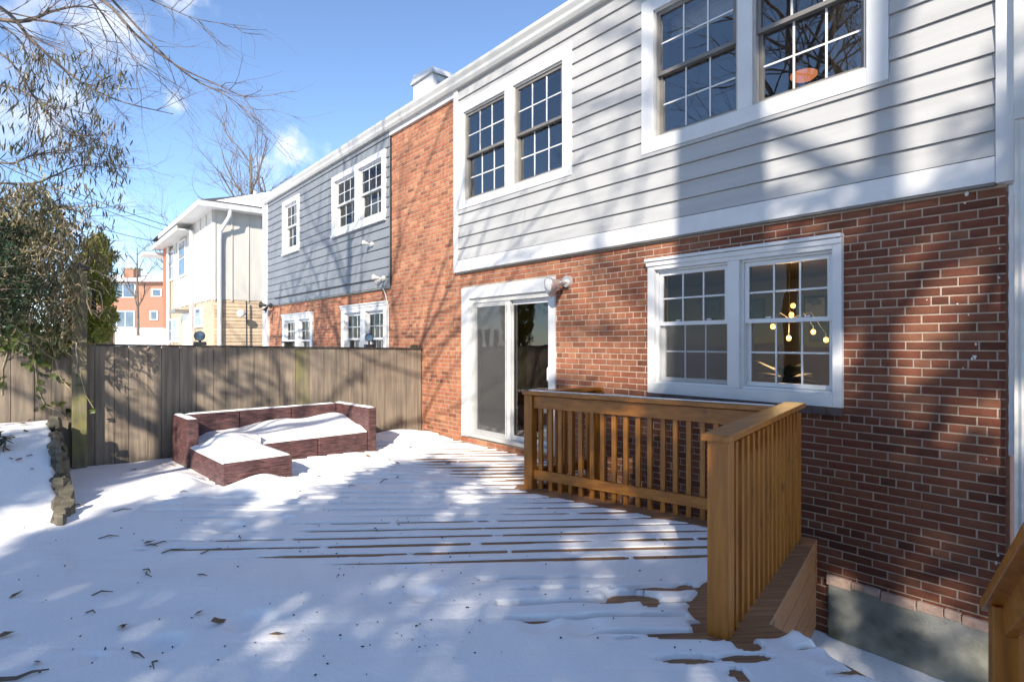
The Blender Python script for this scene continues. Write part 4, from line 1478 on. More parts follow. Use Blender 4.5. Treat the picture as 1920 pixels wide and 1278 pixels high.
pl_.shadow_soft_size = 0.12
po = bpy.data.objects.new('chandelier_light', pl_)
po.location = (hub.x, 6.9, hub.z - 0.12)
col.objects.link(po)
po.parent = ch
po.matrix_parent_inverse = Matrix.Translation(-Vector(ch.location))


def picture(x0, y0, x1, y1, m, label, Y=9.17):
    a_, b_ = on_y(x0, y0, Y), on_y(x1, y1, Y)
    t = thing('picture', label, 'picture', (a_.x, Y, b_.z))
    MB().box(a_.x, b_.x, Y - 0.03, Y, b_.z, a_.z).build('frame', M['black_plastic'], t)
    MB().box(a_.x + 0.03, b_.x - 0.03, Y - 0.034, Y - 0.031, b_.z + 0.03, a_.z - 0.03).build('print', M[m], t)


picture(1508, 556, 1552, 600, 'picture_pale', 'pale framed print seen through the upper sash of the window')
picture(1519, 606, 1558, 640, 'picture_blue', 'blue framed print seen through the lower sash of the window')
picture(1405, 562, 1434, 602, 'picture_blue', 'dark framed print on the left behind the chandelier')
picture(1325, 560, 1352, 600, 'picture_blue', 'small dark framed print seen through the left sash')
# leafy plant on a table inside
hp = on_y(1478, 690, 5.75)
pt = thing('house_plant', 'dark leafy potted plant standing inside the window', 'plant', (hp.x, 5.75, 0.9))
MB().lathe((hp.x, 5.75, 0.95), [(0.0, 0), (0.09, 0), (0.12, 0.22), (0.10, 0.22), (0.0, 0.2)], 14).build('pot', M['black_plastic'], pt)


def leaf_shape(mb, base, d, L, W, bend=0.2, up=Vector((0, 0, 1))):
    d = Vector(d).normalized()
    s_ = d.cross(up)
    s_ = s_.normalized() if s_.length > 1e-4 else Vector((1, 0, 0))
    n_ = s_.cross(d)
    b = Vector(base)
    b0 = len(mb.v)
    pts = []
    for t, w in ((0, 0.05), (0.35, 1.0), (0.7, 0.75), (1.0, 0.03)):
        c = b + d * (L * t) - n_ * (bend * L * t * t)
        pts.append((c - s_ * W * w / 2, c + s_ * W * w / 2))
    for a_, b_ in pts:
        mb.v += [tuple(a_), tuple(b_)]
    for i in range(3):
        mb.f.append((b0 + 2 * i, b0 + 2 * i + 1, b0 + 2 * i + 3, b0 + 2 * i + 2))


rg = random.Random(31)
for i in range(16):
    an = rg.uniform(0, 6.28)
    lm = MB()
    leaf_shape(lm, (hp.x, 5.75, 1.14), (math.cos(an), math.sin(an) * 0.6, rg.uniform(0.1, 1.0)), rg.uniform(0.25, 0.5), 0.11, 0.35)
    lm.build('leaf', M['holly'], pt)
MB().box(-3.6, -1.9, 5.45, 6.1, 0.9, 0.945).build('top', M['floor_inside'], tb := thing('side_table', 'dark table under the plant inside the window', 'table', (-2.7, 5.8, 0.11)))
for sx in (-3.5, -2.0):
    for sy in (5.52, 6.03):
        MB().box(sx - 0.025, sx + 0.025, sy - 0.025, sy + 0.025, 0.112, 0.898).build('leg', M['floor_inside'], tb)
ac = thing('armchair', 'brown upholstered chair seen through the sliding door', 'chair', (-6.6, 6.0, 0.11))
MB().box(-6.85, -6.25, 5.75, 6.4, 0.25, 0.55).build('seat', M['brown_cloth'], ac, bevel=0.05)
MB().box(-6.85, -6.25, 6.42, 6.58, 0.25, 0.98).build('backrest', M['brown_cloth'], ac, bevel=0.05)
for sx in (-6.8, -6.3):
    for sy in (5.8, 6.5):
        MB().box(sx - 0.025, sx + 0.025, sy - 0.025, sy + 0.025, 0.112, 0.248).build('leg', M['floor_inside'], ac)
cu = MB().box(-6.0, -5.4, 5.5, 5.95, 0.112, 0.36).build('floor_cushion', M['blind'], None, bevel=0.08)
tag(cu, 'pale cushion on the floor inside the sliding door', 'cushion')
tb2 = thing('round_table', 'small table inside the right pane of the sliding door', 'table', (-5.45, 6.6, 0.11))
MB().lathe((-5.45, 6.6, 0.80), [(0.0, 0.03), (0.42, 0.03), (0.42, 0.0), (0.0, 0.0)], 24).build('top', M['brass'], tb2)
MB().lathe((-5.45, 6.6, 0.112), [(0.22, 0.0), (0.03, 0.03), (0.03, 0.68)], 16).build('pedestal', M['floor_inside'], tb2)
cl = on_y(1505, 150, 8.0)
cl = thing('ceiling_lamp', 'glowing orange disc lamp on the ceiling of the upper right room', 'lamp', (-3.4, 7.6, 5.33))
pc = on_y(1507, 148, 6.2)
MB().lathe((pc.x, pc.y, pc.z), [(0.0, 0.0), (0.10, 0.0), (0.13, 0.025), (0.13, 0.05), (0.0, 0.05)], 20).build('shade', M['warm_disc'], cl)
MB().tube([(pc.x, pc.y, pc.z + 0.05), (pc.x, pc.y, 5.345)], 0.012, 6).build('rod', M['brass'], cl)
cu2 = MB()
us = np.linspace(0, 1, 40)
for i in range(39):
    xa, xb = -2.02 + 0.40 * us[i], -2.02 + 0.40 * us[i + 1]
    ya, yb = 5.25 + 0.025 * math.sin(us[i] * 40), 5.25 + 0.025 * math.sin(us[i + 1] * 40)
    cu2.poly([(xa, ya, 3.4), (xb, yb, 3.4), (xb, yb, 5.2), (xa, ya, 5.2)])
tag(cu2.build('curtain', M['curtain'], None, smooth=True), 'brown curtain behind the right side of the upper right window', 'curtain')
tag(MB().box(-3.62, -2.73, 5.24, 5.25, 4.72, 5.0).build('roller_blind', M['blind'], None), 'pale roller blind drawn partly down in the upper right window', 'blind')

# ================================================================== HOUSES BEYOND
wh = thing('cream_house', 'cream board-and-batten house above tan brick behind the fence', 'house', (-24, 6, -0.9))
WX, WYY = -22.0, 4.77


def far_panel(mb, x0, x1, z0, z1):
    mb.poly([(x0, WYY, z0), (x1, WYY, z0), (x1, WYY, z1), (x0, WYY, z1)])


zb_, zt_ = 3.04, 6.15
MB().box(-29.6, WX, WYY, 12, zb_, zt_).build('upper_wall', M['cream_panel'], wh)
MB().box(-29.6, WX - 0.03, WYY + 0.03, 12, -1, zb_ - 0.002).build('brick_wall', M['tan_brick'], wh)
MB().box(-30.3, -29.602, WYY - 0.02, 12, -1, 5.8).build('end_wall', M['tan_brick'], wh)
MB().box(-31.2, -30.302, WYY - 0.15, 12, 2.2, 5.9).build('orange_wall', M['orange_trim'], wh)
MB().box(-31.2, -30.302, WYY - 0.15, 12, -1, 2.198).build('base_wall', M['tan_brick'], wh)
rg = random.Random(3)
for i in range(22):       # brick courses of the tan wall seen as thin ledges
    z = 0.3 + i * 0.125
    if z < zb_ - 0.1:
        MB().box(WX - 0.03, WX - 0.012 + rg.uniform(-0.004, 0.004), WYY + 0.03, 9, z, z + 0.105).build('brick_course', M['tan_brick'], wh)
for i in range(10):       # battens on the side towards us
    y = WYY + 0.55 * i + 0.02
    MB().box(WX, WX + 0.03, y, y + 0.05, zb_ - 0.05, zt_).build('batten', M['cream_panel'], wh)
for i in range(8):
    x = WX - 0.06 - 0.95 * i
    MB().box(x - 0.06, x, WYY - 0.03, WYY, zb_ - 0.05, zt_).build('batten', M['cream_panel'], wh)
MB().box(WX - 7.6, WX + 0.50, WYY - 0.55, 13, zt_, zt_ + 0.05).build('soffit', M['white_paint'], wh)
MB().box(WX - 7.6, WX + 0.53, WYY - 0.58, WYY - 0.54, zt_ - 0.02, zt_ + 0.16).box(WX + 0.49, WX + 0.531, WYY - 0.539, 13, zt_ - 0.02, zt_ + 0.16).build('gutter', M['gutter_metal'], wh)
MB().box(-31.5, WX - 3.2, WYY - 0.55, 12, 5.88, 5.93).box(-31.6, WX - 3.2, WYY - 0.6, WYY - 0.56, 5.84, 6.02).build('lower_eave', M['gutter_metal'], wh)
MB().box(-32.6, -31.3, WYY - 0.9, WYY + 3, 5.62, 5.75).build('porch_roof', M['gutter_metal'], wh)
rf = MB()
ex0, ex1, ey0, ey1 = WX - 9.6, WX + 0.51, WYY - 0.56, 14.0
rf.v = [(ex0, ey0, zt_ + 0.165), (ex1, ey0, zt_ + 0.165), (ex1, ey1, zt_ + 0.165), (ex0, ey1, zt_ + 0.165), (WX - 3.8, ey0 + 4.5, zt_ + 2.1), (WX - 3.8, ey1 - 4, zt_ + 2.1)]
rf.f = [(0, 1, 4), (1, 2, 5, 4), (2, 3, 5), (3, 0, 4, 5)]
rfo = rf.build('roof', M['shingle'], wh)
rs = MB()
rs.v = [(ex0, ey0 + 0.5, zt_ + 0.26), (ex1 - 0.12, ey0 + 0.55, zt_ + 0.24), (ex1 - 0.05, ey1, zt_ + 0.24), (ex0, ey1, zt_ + 0.24), (WX - 3.8, ey0 + 4.6, zt_ + 2.25), (WX - 3.8, ey1 - 4, zt_ + 2.25)]
rs.f = rf.f
rs.build('roof_snow', M['snow'], rfo)
MB().tube([(WX - 1.5, WYY + 1.8, zt_ + 0.3), (WX - 1.5, WYY + 1.8, zt_ + 1.25)], 0.06, 8).build('vent_pipe', M['gutter_metal'], rfo)
MB().tube([(WX + 0.46, WYY + 0.45, zt_ + 0.02), (WX + 0.43, WYY + 0.42, zt_ - 0.25), (WX + 0.12, WYY + 0.2, zt_ - 0.75), (WX + 0.10, WYY + 0.18, zt_ - 1.1), (WX + 0.10, WYY + 0.18, -1)], 0.065, 8).build('downspout', M['white_paint'], wh)
for x in (WX - 3.0, -30.0):
    MB().tube([(x, WYY - 0.12, 5.85), (x, WYY - 0.12, -1)], 0.07, 8).build('downspout', M['white_paint'], wh)


def wwin(x0, y0, x1, y1, nm='window'):
    a_, b_ = on_y(x0, y0, WYY), on_y(x1, y1, WYY)
    MBo = MB().box(a_.x, b_.x, WYY - 0.06, WYY + 0.06, min(b_.z, a_.z), max(a_.z, b_.z)).build(nm, M['white_paint'], wh)
    zt2, zb2 = max(a_.z, b_.z), min(a_.z, b_.z)
    w_ = b_.x - a_.x
    for k in range(2):
        h_ = (zt2 - zb2 - 0.24) / 2
        MB().box(a_.x + 0.16 * w_, b_.x - 0.10 * w_, WYY - 0.075, WYY - 0.061, zb2 + 0.1 + k * (h_ + 0.05), zb2 + 0.1 + k * (h_ + 0.05) + h_).build('pane', M['far_glass'], MBo)


wwin(316, 476, 328, 524)
wwin(337, 455, 350, 516)
wwin(319, 598, 333, 642)
wwin(367, 577, 379, 613)
a_, b_ = on_y(343, 588, WYY), on_y(354, 700, WYY)
dr_ = MB().box(a_.x, b_.x, WYY - 0.02, WYY + 0.05, -0.6, a_.z).build('door', M['vinyl'], wh)
MB().box(a_.x - 0.15, b_.x + 0.1, WYY - 0.5, WYY - 0.02, a_.z + 0.01, a_.z + 0.12).build('door_hood', M['bronze_sash'], wh)
p = on_x(460, 590, WX)
t = thing('wall_lamp', 'round lamp on a pole against the tan brick wall', 'lamp', (WX + 0.3, p.y, 0))
MB().tube([(WX + 0.15, p.y + 0.02, -0.9), (WX + 0.15, p.y, 3.0)], 0.03, 6).build('pole', M['black_plastic'], t)
p2 = on_x(450, 588, WX + 0.2)
MB().lathe((WX + 0.35, p2.y, p2.z), [(0.0, -0.03), (0.12, 0.0), (0.14, 0.06), (0.0, 0.09)], 16, (1, -0.4, 0.1)).build('head', M['vinyl'], t, smooth=True)
MB().tube([(WX + 0.15, p.y, p2.z + 0.02), (WX + 0.33, p2.y, p2.z)], 0.02, 6).build('arm', M['black_plastic'], t)

fh = thing('distant_brick_house', 'distant red brick house with snowy roof and chimney', 'house', tuple(at(250, 645, 48)))


def fpt(x, y, t=48.0):
    return at(x, y, t)


def fquad(x0, y0, x1, y1, t, thick, nm, m, parent):
    a_, b_ = fpt(x0, y1, t), fpt(x1, y0, t)
    fwd = Vector((-_c, _s, 0))
    rt = Vector((_s, _c, 0))
    c = (a_ + b_) / 2 + fwd * thick / 2
    return MB().obox(c, rt * ((b_ - a_).dot(rt) / 2), fwd * thick / 2, (0, 0, abs(b_.z - a_.z) / 2)).build(nm, m, parent)


fquad(120, 526, 345, 700, 48, 9, 'brick_wall', M['far_brick'], fh)
fr_ = MB()
c0, c1 = fpt(112, 577, 47.4), fpt(350, 590, 47.4)
fwd = Vector((-_c, _s, 0))
za_, zr_ = fpt(200, 527, 47.4).z, fpt(200, 500, 47.4).z
pts = [Vector((c0.x, c0.y, za_)), Vector((c1.x, c1.y, za_)), Vector((c1.x, c1.y, zr_)) + fwd * 5.5, Vector((c0.x, c0.y, zr_)) + fwd * 5.5, Vector((c1.x, c1.y, za_)) + fwd * 11, Vector((c0.x, c0.y, za_)) + fwd * 11]
fr_.poly([pts[0], pts[1], pts[2], pts[3]]).poly([pts[3], pts[2], pts[4], pts[5]]).poly([pts[0], pts[5], pts[4], pts[1]]).poly([pts[0], pts[3], pts[5]]).poly([pts[1], pts[4], pts[2]])
fro = fr_.build('roof', M['snow'], fh)
fquad(231, 504, 250, 540, 50, 1.0, 'chimney', M['far_brick'], fro)
fquad(229, 501, 252, 504, 49.9, 1.2, 'chimney_cap', M['concrete'], fro)
for (x0, y0, x1, y1, n_) in ((206, 531, 254, 558, 2), (200, 582, 252, 614, 3), (283, 541, 303, 556, 1), (280, 582, 296, 600, 1), (140, 530, 190, 556, 2)):
    w_ = fquad(x0, y0, x1, y1, 47.9, 0.25, 'window', M['white_paint'], fh)
    for k in range(n_):
        dx = (x1 - x0 - 4) / n_
        fquad(x0 + 2 + k * dx + 1, y0 + 2, x0 + 2 + (k + 1) * dx - 1, y1 - 2, 47.86, 0.035, 'pane', M['far_glass'], w_)

# snowy bank beyond the far fence


def bank(X, Y):
    u = -(X * _c) + Y * _s
    return -1.2 + 3.55 * sstep(20, 33, u) + 0.35 * (fbm(X * 0.12, Y * 0.12) - 0.5) - 0.3 * sstep(38, 60, u)


bk = heightfield('snowy_slope', M['snow'], np.linspace(-80, -14, 60), np.linspace(-60, 24, 80), bank, keep=lambda X, Y, Z: (Y < 4.4) | (X < -33.5))
bk['kind'] = 'structure'
# ================================================================== TREES AND PLANTS


def grow(mb, p, d, L, r, depth, rg, wig=0.18, up=0.05, taper=0.55, kids=(3, 5), spread=(0.4, 0.9), n=6, shrink=(0.5, 0.75), tips=None, start=0.25):
    p, d = Vector(p), Vector(d).normalized()
    seg = 5 if depth > 1 else 4
    pts, rad = [p.copy()], [r]
    dirs = [d.copy()]
    for i in range(seg):
        d = (d + Vector((rg.gauss(0, wig), rg.gauss(0, wig), rg.gauss(0, wig) + up))).normalized()
        p = p + d * (L / seg)
        pts.append(p.copy())
        dirs.append(d.copy())
        rad.append(r * (1 - (1 - taper) * (i + 1) / seg))
    mb.tube(pts, rad, max(3, n), cap=False)
    if tips is not None:
        tips.append((pts, rad, depth))
    if depth <= 0:
        return
    for k in range(rg.randint(*kids)):
        t = rg.uniform(start, 1.0)
        i = min(seg - 1, int(t * seg))
        f = t * seg - i
        b = pts[i].lerp(pts[i + 1], f)
        an = rg.uniform(*spread)
        ax = dirs[i].orthogonal()
        ax.rotate(Matrix.Rotation(rg.uniform(0, 6.283), 3, dirs[i]))
        nd = dirs[i].copy()
        nd.rotate(Matrix.Rotation(an, 3, ax))
        rr = rad[i] * rg.uniform(0.45, 0.68)
        grow(mb, b, nd, L * rg.uniform(*shrink), rr, depth - 1, rg, wig, up, taper, kids, spread, max(3, n - 1), shrink, tips, start)


def bare_tree(name, label, base, H, r, seed, depth=4, lean=(0, 0), cat='tree', start_frac=0.45, limbs=6, spread=(0.45, 0.95), limb_len=0.42, kids=(3, 5), group=None, fixed=()):
    rg = random.Random(seed)
    t = thing(name, label, cat, base, group)
    b = Vector(base)
    pts, rad = [], []
    for i in range(9):
        f = i / 8
        pts.append(b + Vector((lean[0] * f + 0.10 * math.sin(f * 5 + seed) * r * 2, lean[1] * f + 0.1 * math.cos(f * 4 + seed) * r * 2, H * f)))
        rad.append(r * (1.25 - 0.25 * min(1, f * 8)) * (1 - 0.72 * f) if f < 1 else r * 0.2)
    MB().tube(pts, rad, 12).build('trunk', M['bark'], t, smooth=True)
    cr = MB()
    for k in range(limbs):
        f = start_frac + (1 - start_frac) * (k + 0.3) / limbs
        i = min(7, int(f * 8))
        p = pts[i].lerp(pts[i + 1], f * 8 - i)
        az = k * 2.4 + rg.uniform(-0.5, 0.5)
        el = rg.uniform(*spread)
        d = Vector((math.cos(az) * math.sin(el), math.sin(az) * math.sin(el), math.cos(el)))
        grow(cr, p, d, H * limb_len * (1.15 - 0.6 * f), rad[i] * 0.55, depth - 1, rg, 0.13, 0.06, 0.5, kids, (0.35, 0.8), 6)
    for (f, d, L, rr) in fixed:
        i = min(7, int(f * 8))
        p = pts[i].lerp(pts[i + 1], f * 8 - i)
        grow(cr, p, Vector(d), L, rr, depth - 1, rg, 0.08, 0.03, 0.6, kids, (0.35, 0.8), 8)
    cr.build('crown', M['bark'], t, smooth=True)
    return t


# the trees that stand behind and beside the photographer and throw the shade
wpt = Vector((-3.12, 5.0))
q = wpt - RAY * 10.0
bare_tree('shade_tree', 'big bare tree whose trunk shadow falls on the siding', (q.x, q.y, -1), 17, 0.60, 5, depth=4, start_frac=0.60, limbs=7, fixed=[(0.66, (-0.42, -0.34, 0.85), 6.0, 0.22), (0.63, (0.75, 0.6, 0.7), 6, 0.14)])
bare_tree('shade_tree', 'bare tree left of the yard whose branches shade the fence', (-3.3, -4.6, -0.5), 11.5, 0.22, 15, depth=4, start_frac=0.25, limbs=9, limb_len=0.45)
bare_tree('shade_tree', 'second bare tree left of the yard beyond the planting bed', (-7.6, -7.0, -0.3), 13, 0.24, 25, depth=4, start_frac=0.3, limbs=8)
bare_tree('shade_tree', 'bare tree to the right behind the photographer', (7.3, -5.6, -1), 15, 0.22, 33, depth=4, start_frac=0.45, limbs=8)


def leaf_cloud(name, m, centers, radii, count, size, parent, seed, flat=0.5, aspect=0.5, droop=0.0, kind='stuff'):
    rs_ = np.random.RandomState(seed)
    cen = np.asarray(centers, float)
    rad = np.asarray(radii, float)
    wgt = rad.prod(1)
    idx = rs_.choice(len(cen), count, p=wgt / wgt.sum())
    d = rs_.normal(size=(count, 3))
    d /= np.linalg.norm(d, axis=1)[:, None]
    rr = rs_.rand(count) ** 0.42
    P = cen[idx] + d * rr[:, None] * rad[idx]
    a = rs_.normal(size=(count, 3))
    a[:, 2] = a[:, 2] * flat - droop
    a /= np.linalg.norm(a, axis=1)[:, None]
    b = np.cross(a, rs_.normal(size=(count, 3)))
    b /= np.linalg.norm(b, axis=1)[:, None]
    s_ = size * (0.6 + 0.8 * rs_.rand(count))[:, None]
    a, b = a * s_, b * s_ * aspect
    V = np.stack([P - a, P + b * 0.5, P + a, P - b * 0.5], 1).reshape(-1, 3)
    F_ = np.arange(count * 4).reshape(-1, 4)
    return npmesh(name, V, F_, m, parent, None, False)


def evergreen(label, qv, s0, ztop, zbot, rq, seed, n=9000, m='holly', size=0.13, group='evergreens behind the photographer'):
    p = RAY * s0 + Vector((-RAY.y * -1, -RAY.x)) * qv
    t = thing('evergreen_tree', label, 'tree', (p.x, p.y, -1), group)
    MB().tube([(p.x, p.y, -1), (p.x, p.y, ztop * 0.6), (p.x, p.y, ztop - 0.3)], [0.22, 0.14, 0.03], 8).build('trunk', M['bark'], t)
    rg = random.Random(seed)
    cen, rad = [], []
    for k in range(46):
        f = rg.random() ** 0.8
        z = zbot + (ztop - zbot) * f
        w = rq * (1 - 0.75 * f)
        an = rg.uniform(0, 6.28)
        rr = w * math.sqrt(rg.random())
        cen.append((p.x + math.cos(an) * rr, p.y + math.sin(an) * rr, z))
        k_ = rg.uniform(0.35, 0.7)
        rad.append((k_, k_, k_ * 0.7))
    leaf_cloud('crown', M[m], cen, rad, n, size, t, seed)


QDIR = Vector((0.768, 0.64))
# e(q): top of the shade, measured from the photograph's shade line
for i, (qv, e, w) in enumerate([(-5.7, 2.9, 1.3), (-3.6, 2.5, 1.1), (-2.2, 3.7, 1.5), (-0.5, 4.5, 1.7), (1.3, 5.5, 2.0), (3.2, 5.3, 2.1), (5.2, 5.0, 2.2)]):
    s0 = -9.0 - (i % 2) * 0.8
    p = RAY * s0 + QDIR * qv
    zt = e - TANE * s0
    lab = '%s evergreen from the left in the row behind the photographer' % ['first', 'second', 'third', 'fourth', 'fifth', 'sixth', 'seventh'][i]
    t = thing('evergreen_tree', lab, 'tree', (p.x, p.y, -1), 'evergreens behind the photographer')
    MB().tube([(p.x, p.y, -1), (p.x, p.y, zt * 0.6), (p.x, p.y, zt - 0.4)], [0.22, 0.14, 0.03], 8).build('trunk', M['bark'], t)
    rg = random.Random(50 + i)
    cen, rad = [], []
    for k in range(70):
        f = rg.random()
        z = 1.6 + (zt - 1.6) * f
        ww = w * (1.15 - 0.85 * f)
        an = rg.uniform(0, 6.28)
        rr = ww * math.sqrt(rg.random())
        cen.append((p.x + math.cos(an) * rr, p.y + math.sin(an) * rr, z))
        k_ = rg.uniform(0.35, 0.75)
        rad.append((k_, k_, k_ * 0.7))
    leaf_cloud('crown', M['holly'], cen, rad, 8500 if qv > 1 else 6300, 0.16, t, 60 + i)

# dry leaves still hanging in the tree left of the yard
rg = random.Random(66)
t2 = bpy.data.objects['shade_tree.001']
cen = [(-2.7 + rg.uniform(-1.3, 1.0), -4.75 + rg.uniform(-1.2, 1.2), rg.uniform(4.2, 8.2)) for _ in range(60)]
leaf_cloud('foliage', M['long_leaf'], cen, [(0.3, 0.3, 0.3)] * 60, 1100, 0.10, t2, 67)['kind'] = 'stuff'

# far trees in view
p = at(470, 640, 34)
bare_tree('bare_tree', 'leafless tree standing behind the cream house roof', (p.x, p.y, -0.5), 13.2, 0.22, 8, depth=5, start_frac=0.30, limbs=11, spread=(0.3, 0.75), limb_len=0.40, kids=(3, 4))
p = at(228, 640, 45)
p = at(258, 640, 30)
bare_tree('sapling', 'thin leafless sapling in front of the distant brick house', (p.x, p.y, 0.5), 6.0, 0.09, 12, depth=3, start_frac=0.35, limbs=7, spread=(0.5, 0.9), limb_len=0.3)
p = at(335, 640, 52)
bare_tree('bare_tree', 'small far tree showing over the eave of the cream house', (p.x, p.y, 0), 12.5, 0.16, 18, depth=4, start_frac=0.4, limbs=8)

# power lines
for i, (x0, y0, x1, y1) in enumerate([(60, 310, 337, 430), (60, 318, 325, 437), (40, 385, 303, 455)]):
    a_, b_ = at(x0 - 200, y0 - 80, 16), at(x1, y1, 27)
    pts = []
    for k in range(13):
        f = k / 12
        c = a_.lerp(b_, f)
        c.z -= 0.5 * 4 * f * (1 - f) * 0.5
        pts.append(c)
    o = MB().tube(pts, 0.014, 5).build('power_line', M['wire'], None)
    tag(o, ['upper of the two close power lines running to the cream house', 'lower of the two close power lines running to the cream house', 'lowest power line, with leaves hanging near it'][i], 'cable', 'power lines')

# overhanging tree with hanging leaves, top left
ot = thing('overhanging_tree', 'leafless branches with hanging dry leaves reaching in from the left', 'tree', (-8.6, -1.6, 0))
MB().tube([(-8.9, -2.2, -0.5), (-8.7, -2.0, 2.5), (-8.3, -1.6, 4.2), (-8.0, -1.2, 5.6)], [0.16, 0.13, 0.1, 0.06], 10).build('trunk', M['bark'], ot, smooth=True)
rg = random.Random(77)
limbs = MB()
twigs = MB()
leafspots = []
BR = [([(-220, -60), (-60, 20), (40, 40), (95, 22), (150, 12), (200, 22)], 7.4, 0.035, 1),
      ([(-150, -120), (60, -60), (190, 0), (260, 70), (330, 122), (400, 156), (466, 186)], 6.0, 0.022, 0),
      ([(-100, -150), (90, -80), (175, 5), (215, 62), (250, 108), (282, 137)], 5.6, 0.014, 0),
      ([(-100, -150), (110, -100), (212, 2), (300, 96), (360, 146), (425, 180), (462, 207)], 6.4, 0.020, 0),
      ([(-160, -60), (0, 14), (60, 76), (120, 130), (170, 165), (232, 192), (325, 214)], 6.8, 0.026, 1),
      ([(-100, -90), (120, -60), (282, 0), (370, 36), (470, 50)], 6.2, 0.012, 0),
      ([(-150, 60), (0, 100), (70, 190), (130, 250), (200, 250)], 7.0, 0.018, 1),
      ([(-150, 250), (0, 305), (60, 292), (120, 281), (192, 266)], 7.2, 0.018, 1),
      ([(-150, 330), (40, 345), (100, 330), (150, 310), (218, 320)], 7.6, 0.02, 1),
      ([(-150, 150), (0, 160), (60, 180), (110, 205), (185, 180)], 7.3, 0.016, 1),
      ([(-150, 380), (0, 400), (60, 380), (140, 395), (180, 410)], 7.5, 0.016, 2),
      ([(-150, 430), (0, 460), (50, 440), (110, 450), (150, 470)], 7.6, 0.016, 2),
      ([(-100, 20), (20, 60), (60, 130), (70, 210)], 7.1, 0.014, 1),
      ([(-100, 0), (90, 40), (150, 60), (190, 110)], 7.2, 0.013, 0)]
for pts2, t, r, leafy in BR:
    pts = [at(x, y, t + rg.uniform(-0.15, 0.15)) for x, y in pts2]
    # smooth the polyline
    sm = []
    for i in range(len(pts) - 1):
        p0, p1, p2_, p3 = pts[max(i - 1, 0)], pts[i], pts[i + 1], pts[min(i + 2, len(pts) - 1)]
        for k in range(5):
            f = k / 5
            sm.append(0.5 * ((2 * p1) + (p2_ - p0) * f + (2 * p0 - 5 * p1 + 4 * p2_ - p3) * f * f + (3 * p1 - p0 - 3 * p2_ + p3) * f ** 3))
    sm.append(pts[-1])
    nS = len(sm)
    limbs.tube(sm, [r * (1 - 0.85 * i / (nS - 1)) for i in range(nS)], 6, cap=False)
    for k in range(24 if leafy else 15):
        i = rg.randint(int(nS * 0.25), nS - 2)
        d = (sm[i + 1] - sm[i]).normalized()
        ax = d.orthogonal()
        ax.rotate(Matrix.Rotation(rg.uniform(0, 6.283), 3, d))
        nd = d.copy()
        nd.rotate(Matrix.Rotation(rg.uniform(0.25, 0.8), 3, ax))
        tips = []
        grow(twigs, sm[i], nd, rg.uniform(0.35, 0.9), max(0.0042, r * 0.3 * (1 - 0.8 * i / nS)), 2 if leafy else 1, rg, 0.13, -0.01, 0.4, (2, 3), (0.3, 0.7), 3, (0.45, 0.8), tips)
        if leafy:
            for (pp, rr, dp) in tips:
                if rg.random() < (0.30 if leafy == 1 else 0.5):
                    leafspots.append((pp[rg.randint(1, len(pp) - 1)], leafy))
limbs.build('limb', M['bark'], ot, smooth=True)
twigs.build('twigs', M['twig'], ot, kind='stuff')
fol = MB()


def hang_leaf(mb, p, rg, L=None, out=0.35):
    L = L or rg.uniform(0.08, 0.16)
    d = Vector((rg.gauss(0, out), rg.gauss(0, out), -1)).normalized()
    leaf_shape(mb, p, d, L, rg.uniform(0.013, 0.022), rg.uniform(-0.25, 0.25), up=Vector((rg.uniform(-1, 1), rg.uniform(-1, 1), 0.1)))


for (p, lv) in leafspots:
    sx = p.x * (-_c) + p.y * _s
    px = 960 + FPX * (p.x * _s + p.y * _c) / max(0.5, sx)
    py = HORY - FPX * (p.z - EYE) / max(0.5, sx)
    if py > 90 and px < 235:
        for _ in range(rg.randint(2, 5)):
            hang_leaf(fol, p + Vector((rg.gauss(0, .05), rg.gauss(0, .05), rg.gauss(0, .03))), rg)
for (x, y) in [(145, 425), (152, 432), (130, 410), (160, 450), (168, 440), (190, 432), (212, 430), (150, 400), (120, 440)]:
    for _ in range(2):
        hang_leaf(fol, at(x, y - 10, 7.6), rg, 0.14, 0.2)
fol.build('foliage', M['long_leaf'], ot, kind='stuff')

# tangled vine mass on the fence corner
vm = thing('vine_tangle', 'dense tangle of dry vines and hanging leaves piled over the fence corner', 'vine', (-8.5, 0.0, 0.6))
vines = MB()
vl = MB()
rg = random.Random(91)


def mass_left(y):        # right-hand outline of the mass in photo pixels
    return float(np.interp(y, [330, 380, 420, 470, 520, 560, 600, 640, 660], [60, 95, 120, 142, 150, 156, 150, 146, 120]))


for k in range(170):
    y0 = rg.uniform(370, 640)
    x0 = rg.uniform(-60, mass_left(y0))
    t0 = rg.uniform(6.25, 7.3)
    p = at(x0, y0, t0)
    pts = [p]
    d = Vector((rg.gauss(0, 1), rg.gauss(0, 1), rg.gauss(0, 0.6))).normalized()
    for i in range(7):
        d = (d + Vector((rg.gauss(0, .5), rg.gauss(0, .5), rg.gauss(-0.12, .4)))).normalized()
        p = p + d * rg.uniform(0.05, 0.13)
        pts.append(p)
    vines.tube(pts, [rg.uniform(0.003, 0.007)] * len(pts), 4, cap=False)
for k in range(9500):
    y0 = 350 + 322 * rg.random() ** 0.8
    xm = mass_left(y0)
    x0 = xm - (xm + 260) * rg.random() ** 1.5
    hang_leaf(vl, at(x0, y0 - 12, rg.uniform(6.15, 7.6)), rg, rg.uniform(0.06, 0.14), 0.5)
vines.build('stems', M['tan_vine'], vm, kind='stuff')
vl.build('foliage', M['long_leaf'], vm, kind='stuff')
core = [(at(rg.uniform(-240, 110), rg.uniform(400, 655), rg.uniform(6.9, 8.0))) for _ in range(150)]
leaf_cloud('inner_foliage', M['holly'], [tuple(c) for c in core], [(0.28, 0.28, 0.25)] * len(core), 11000, 0.055, vm, 5)

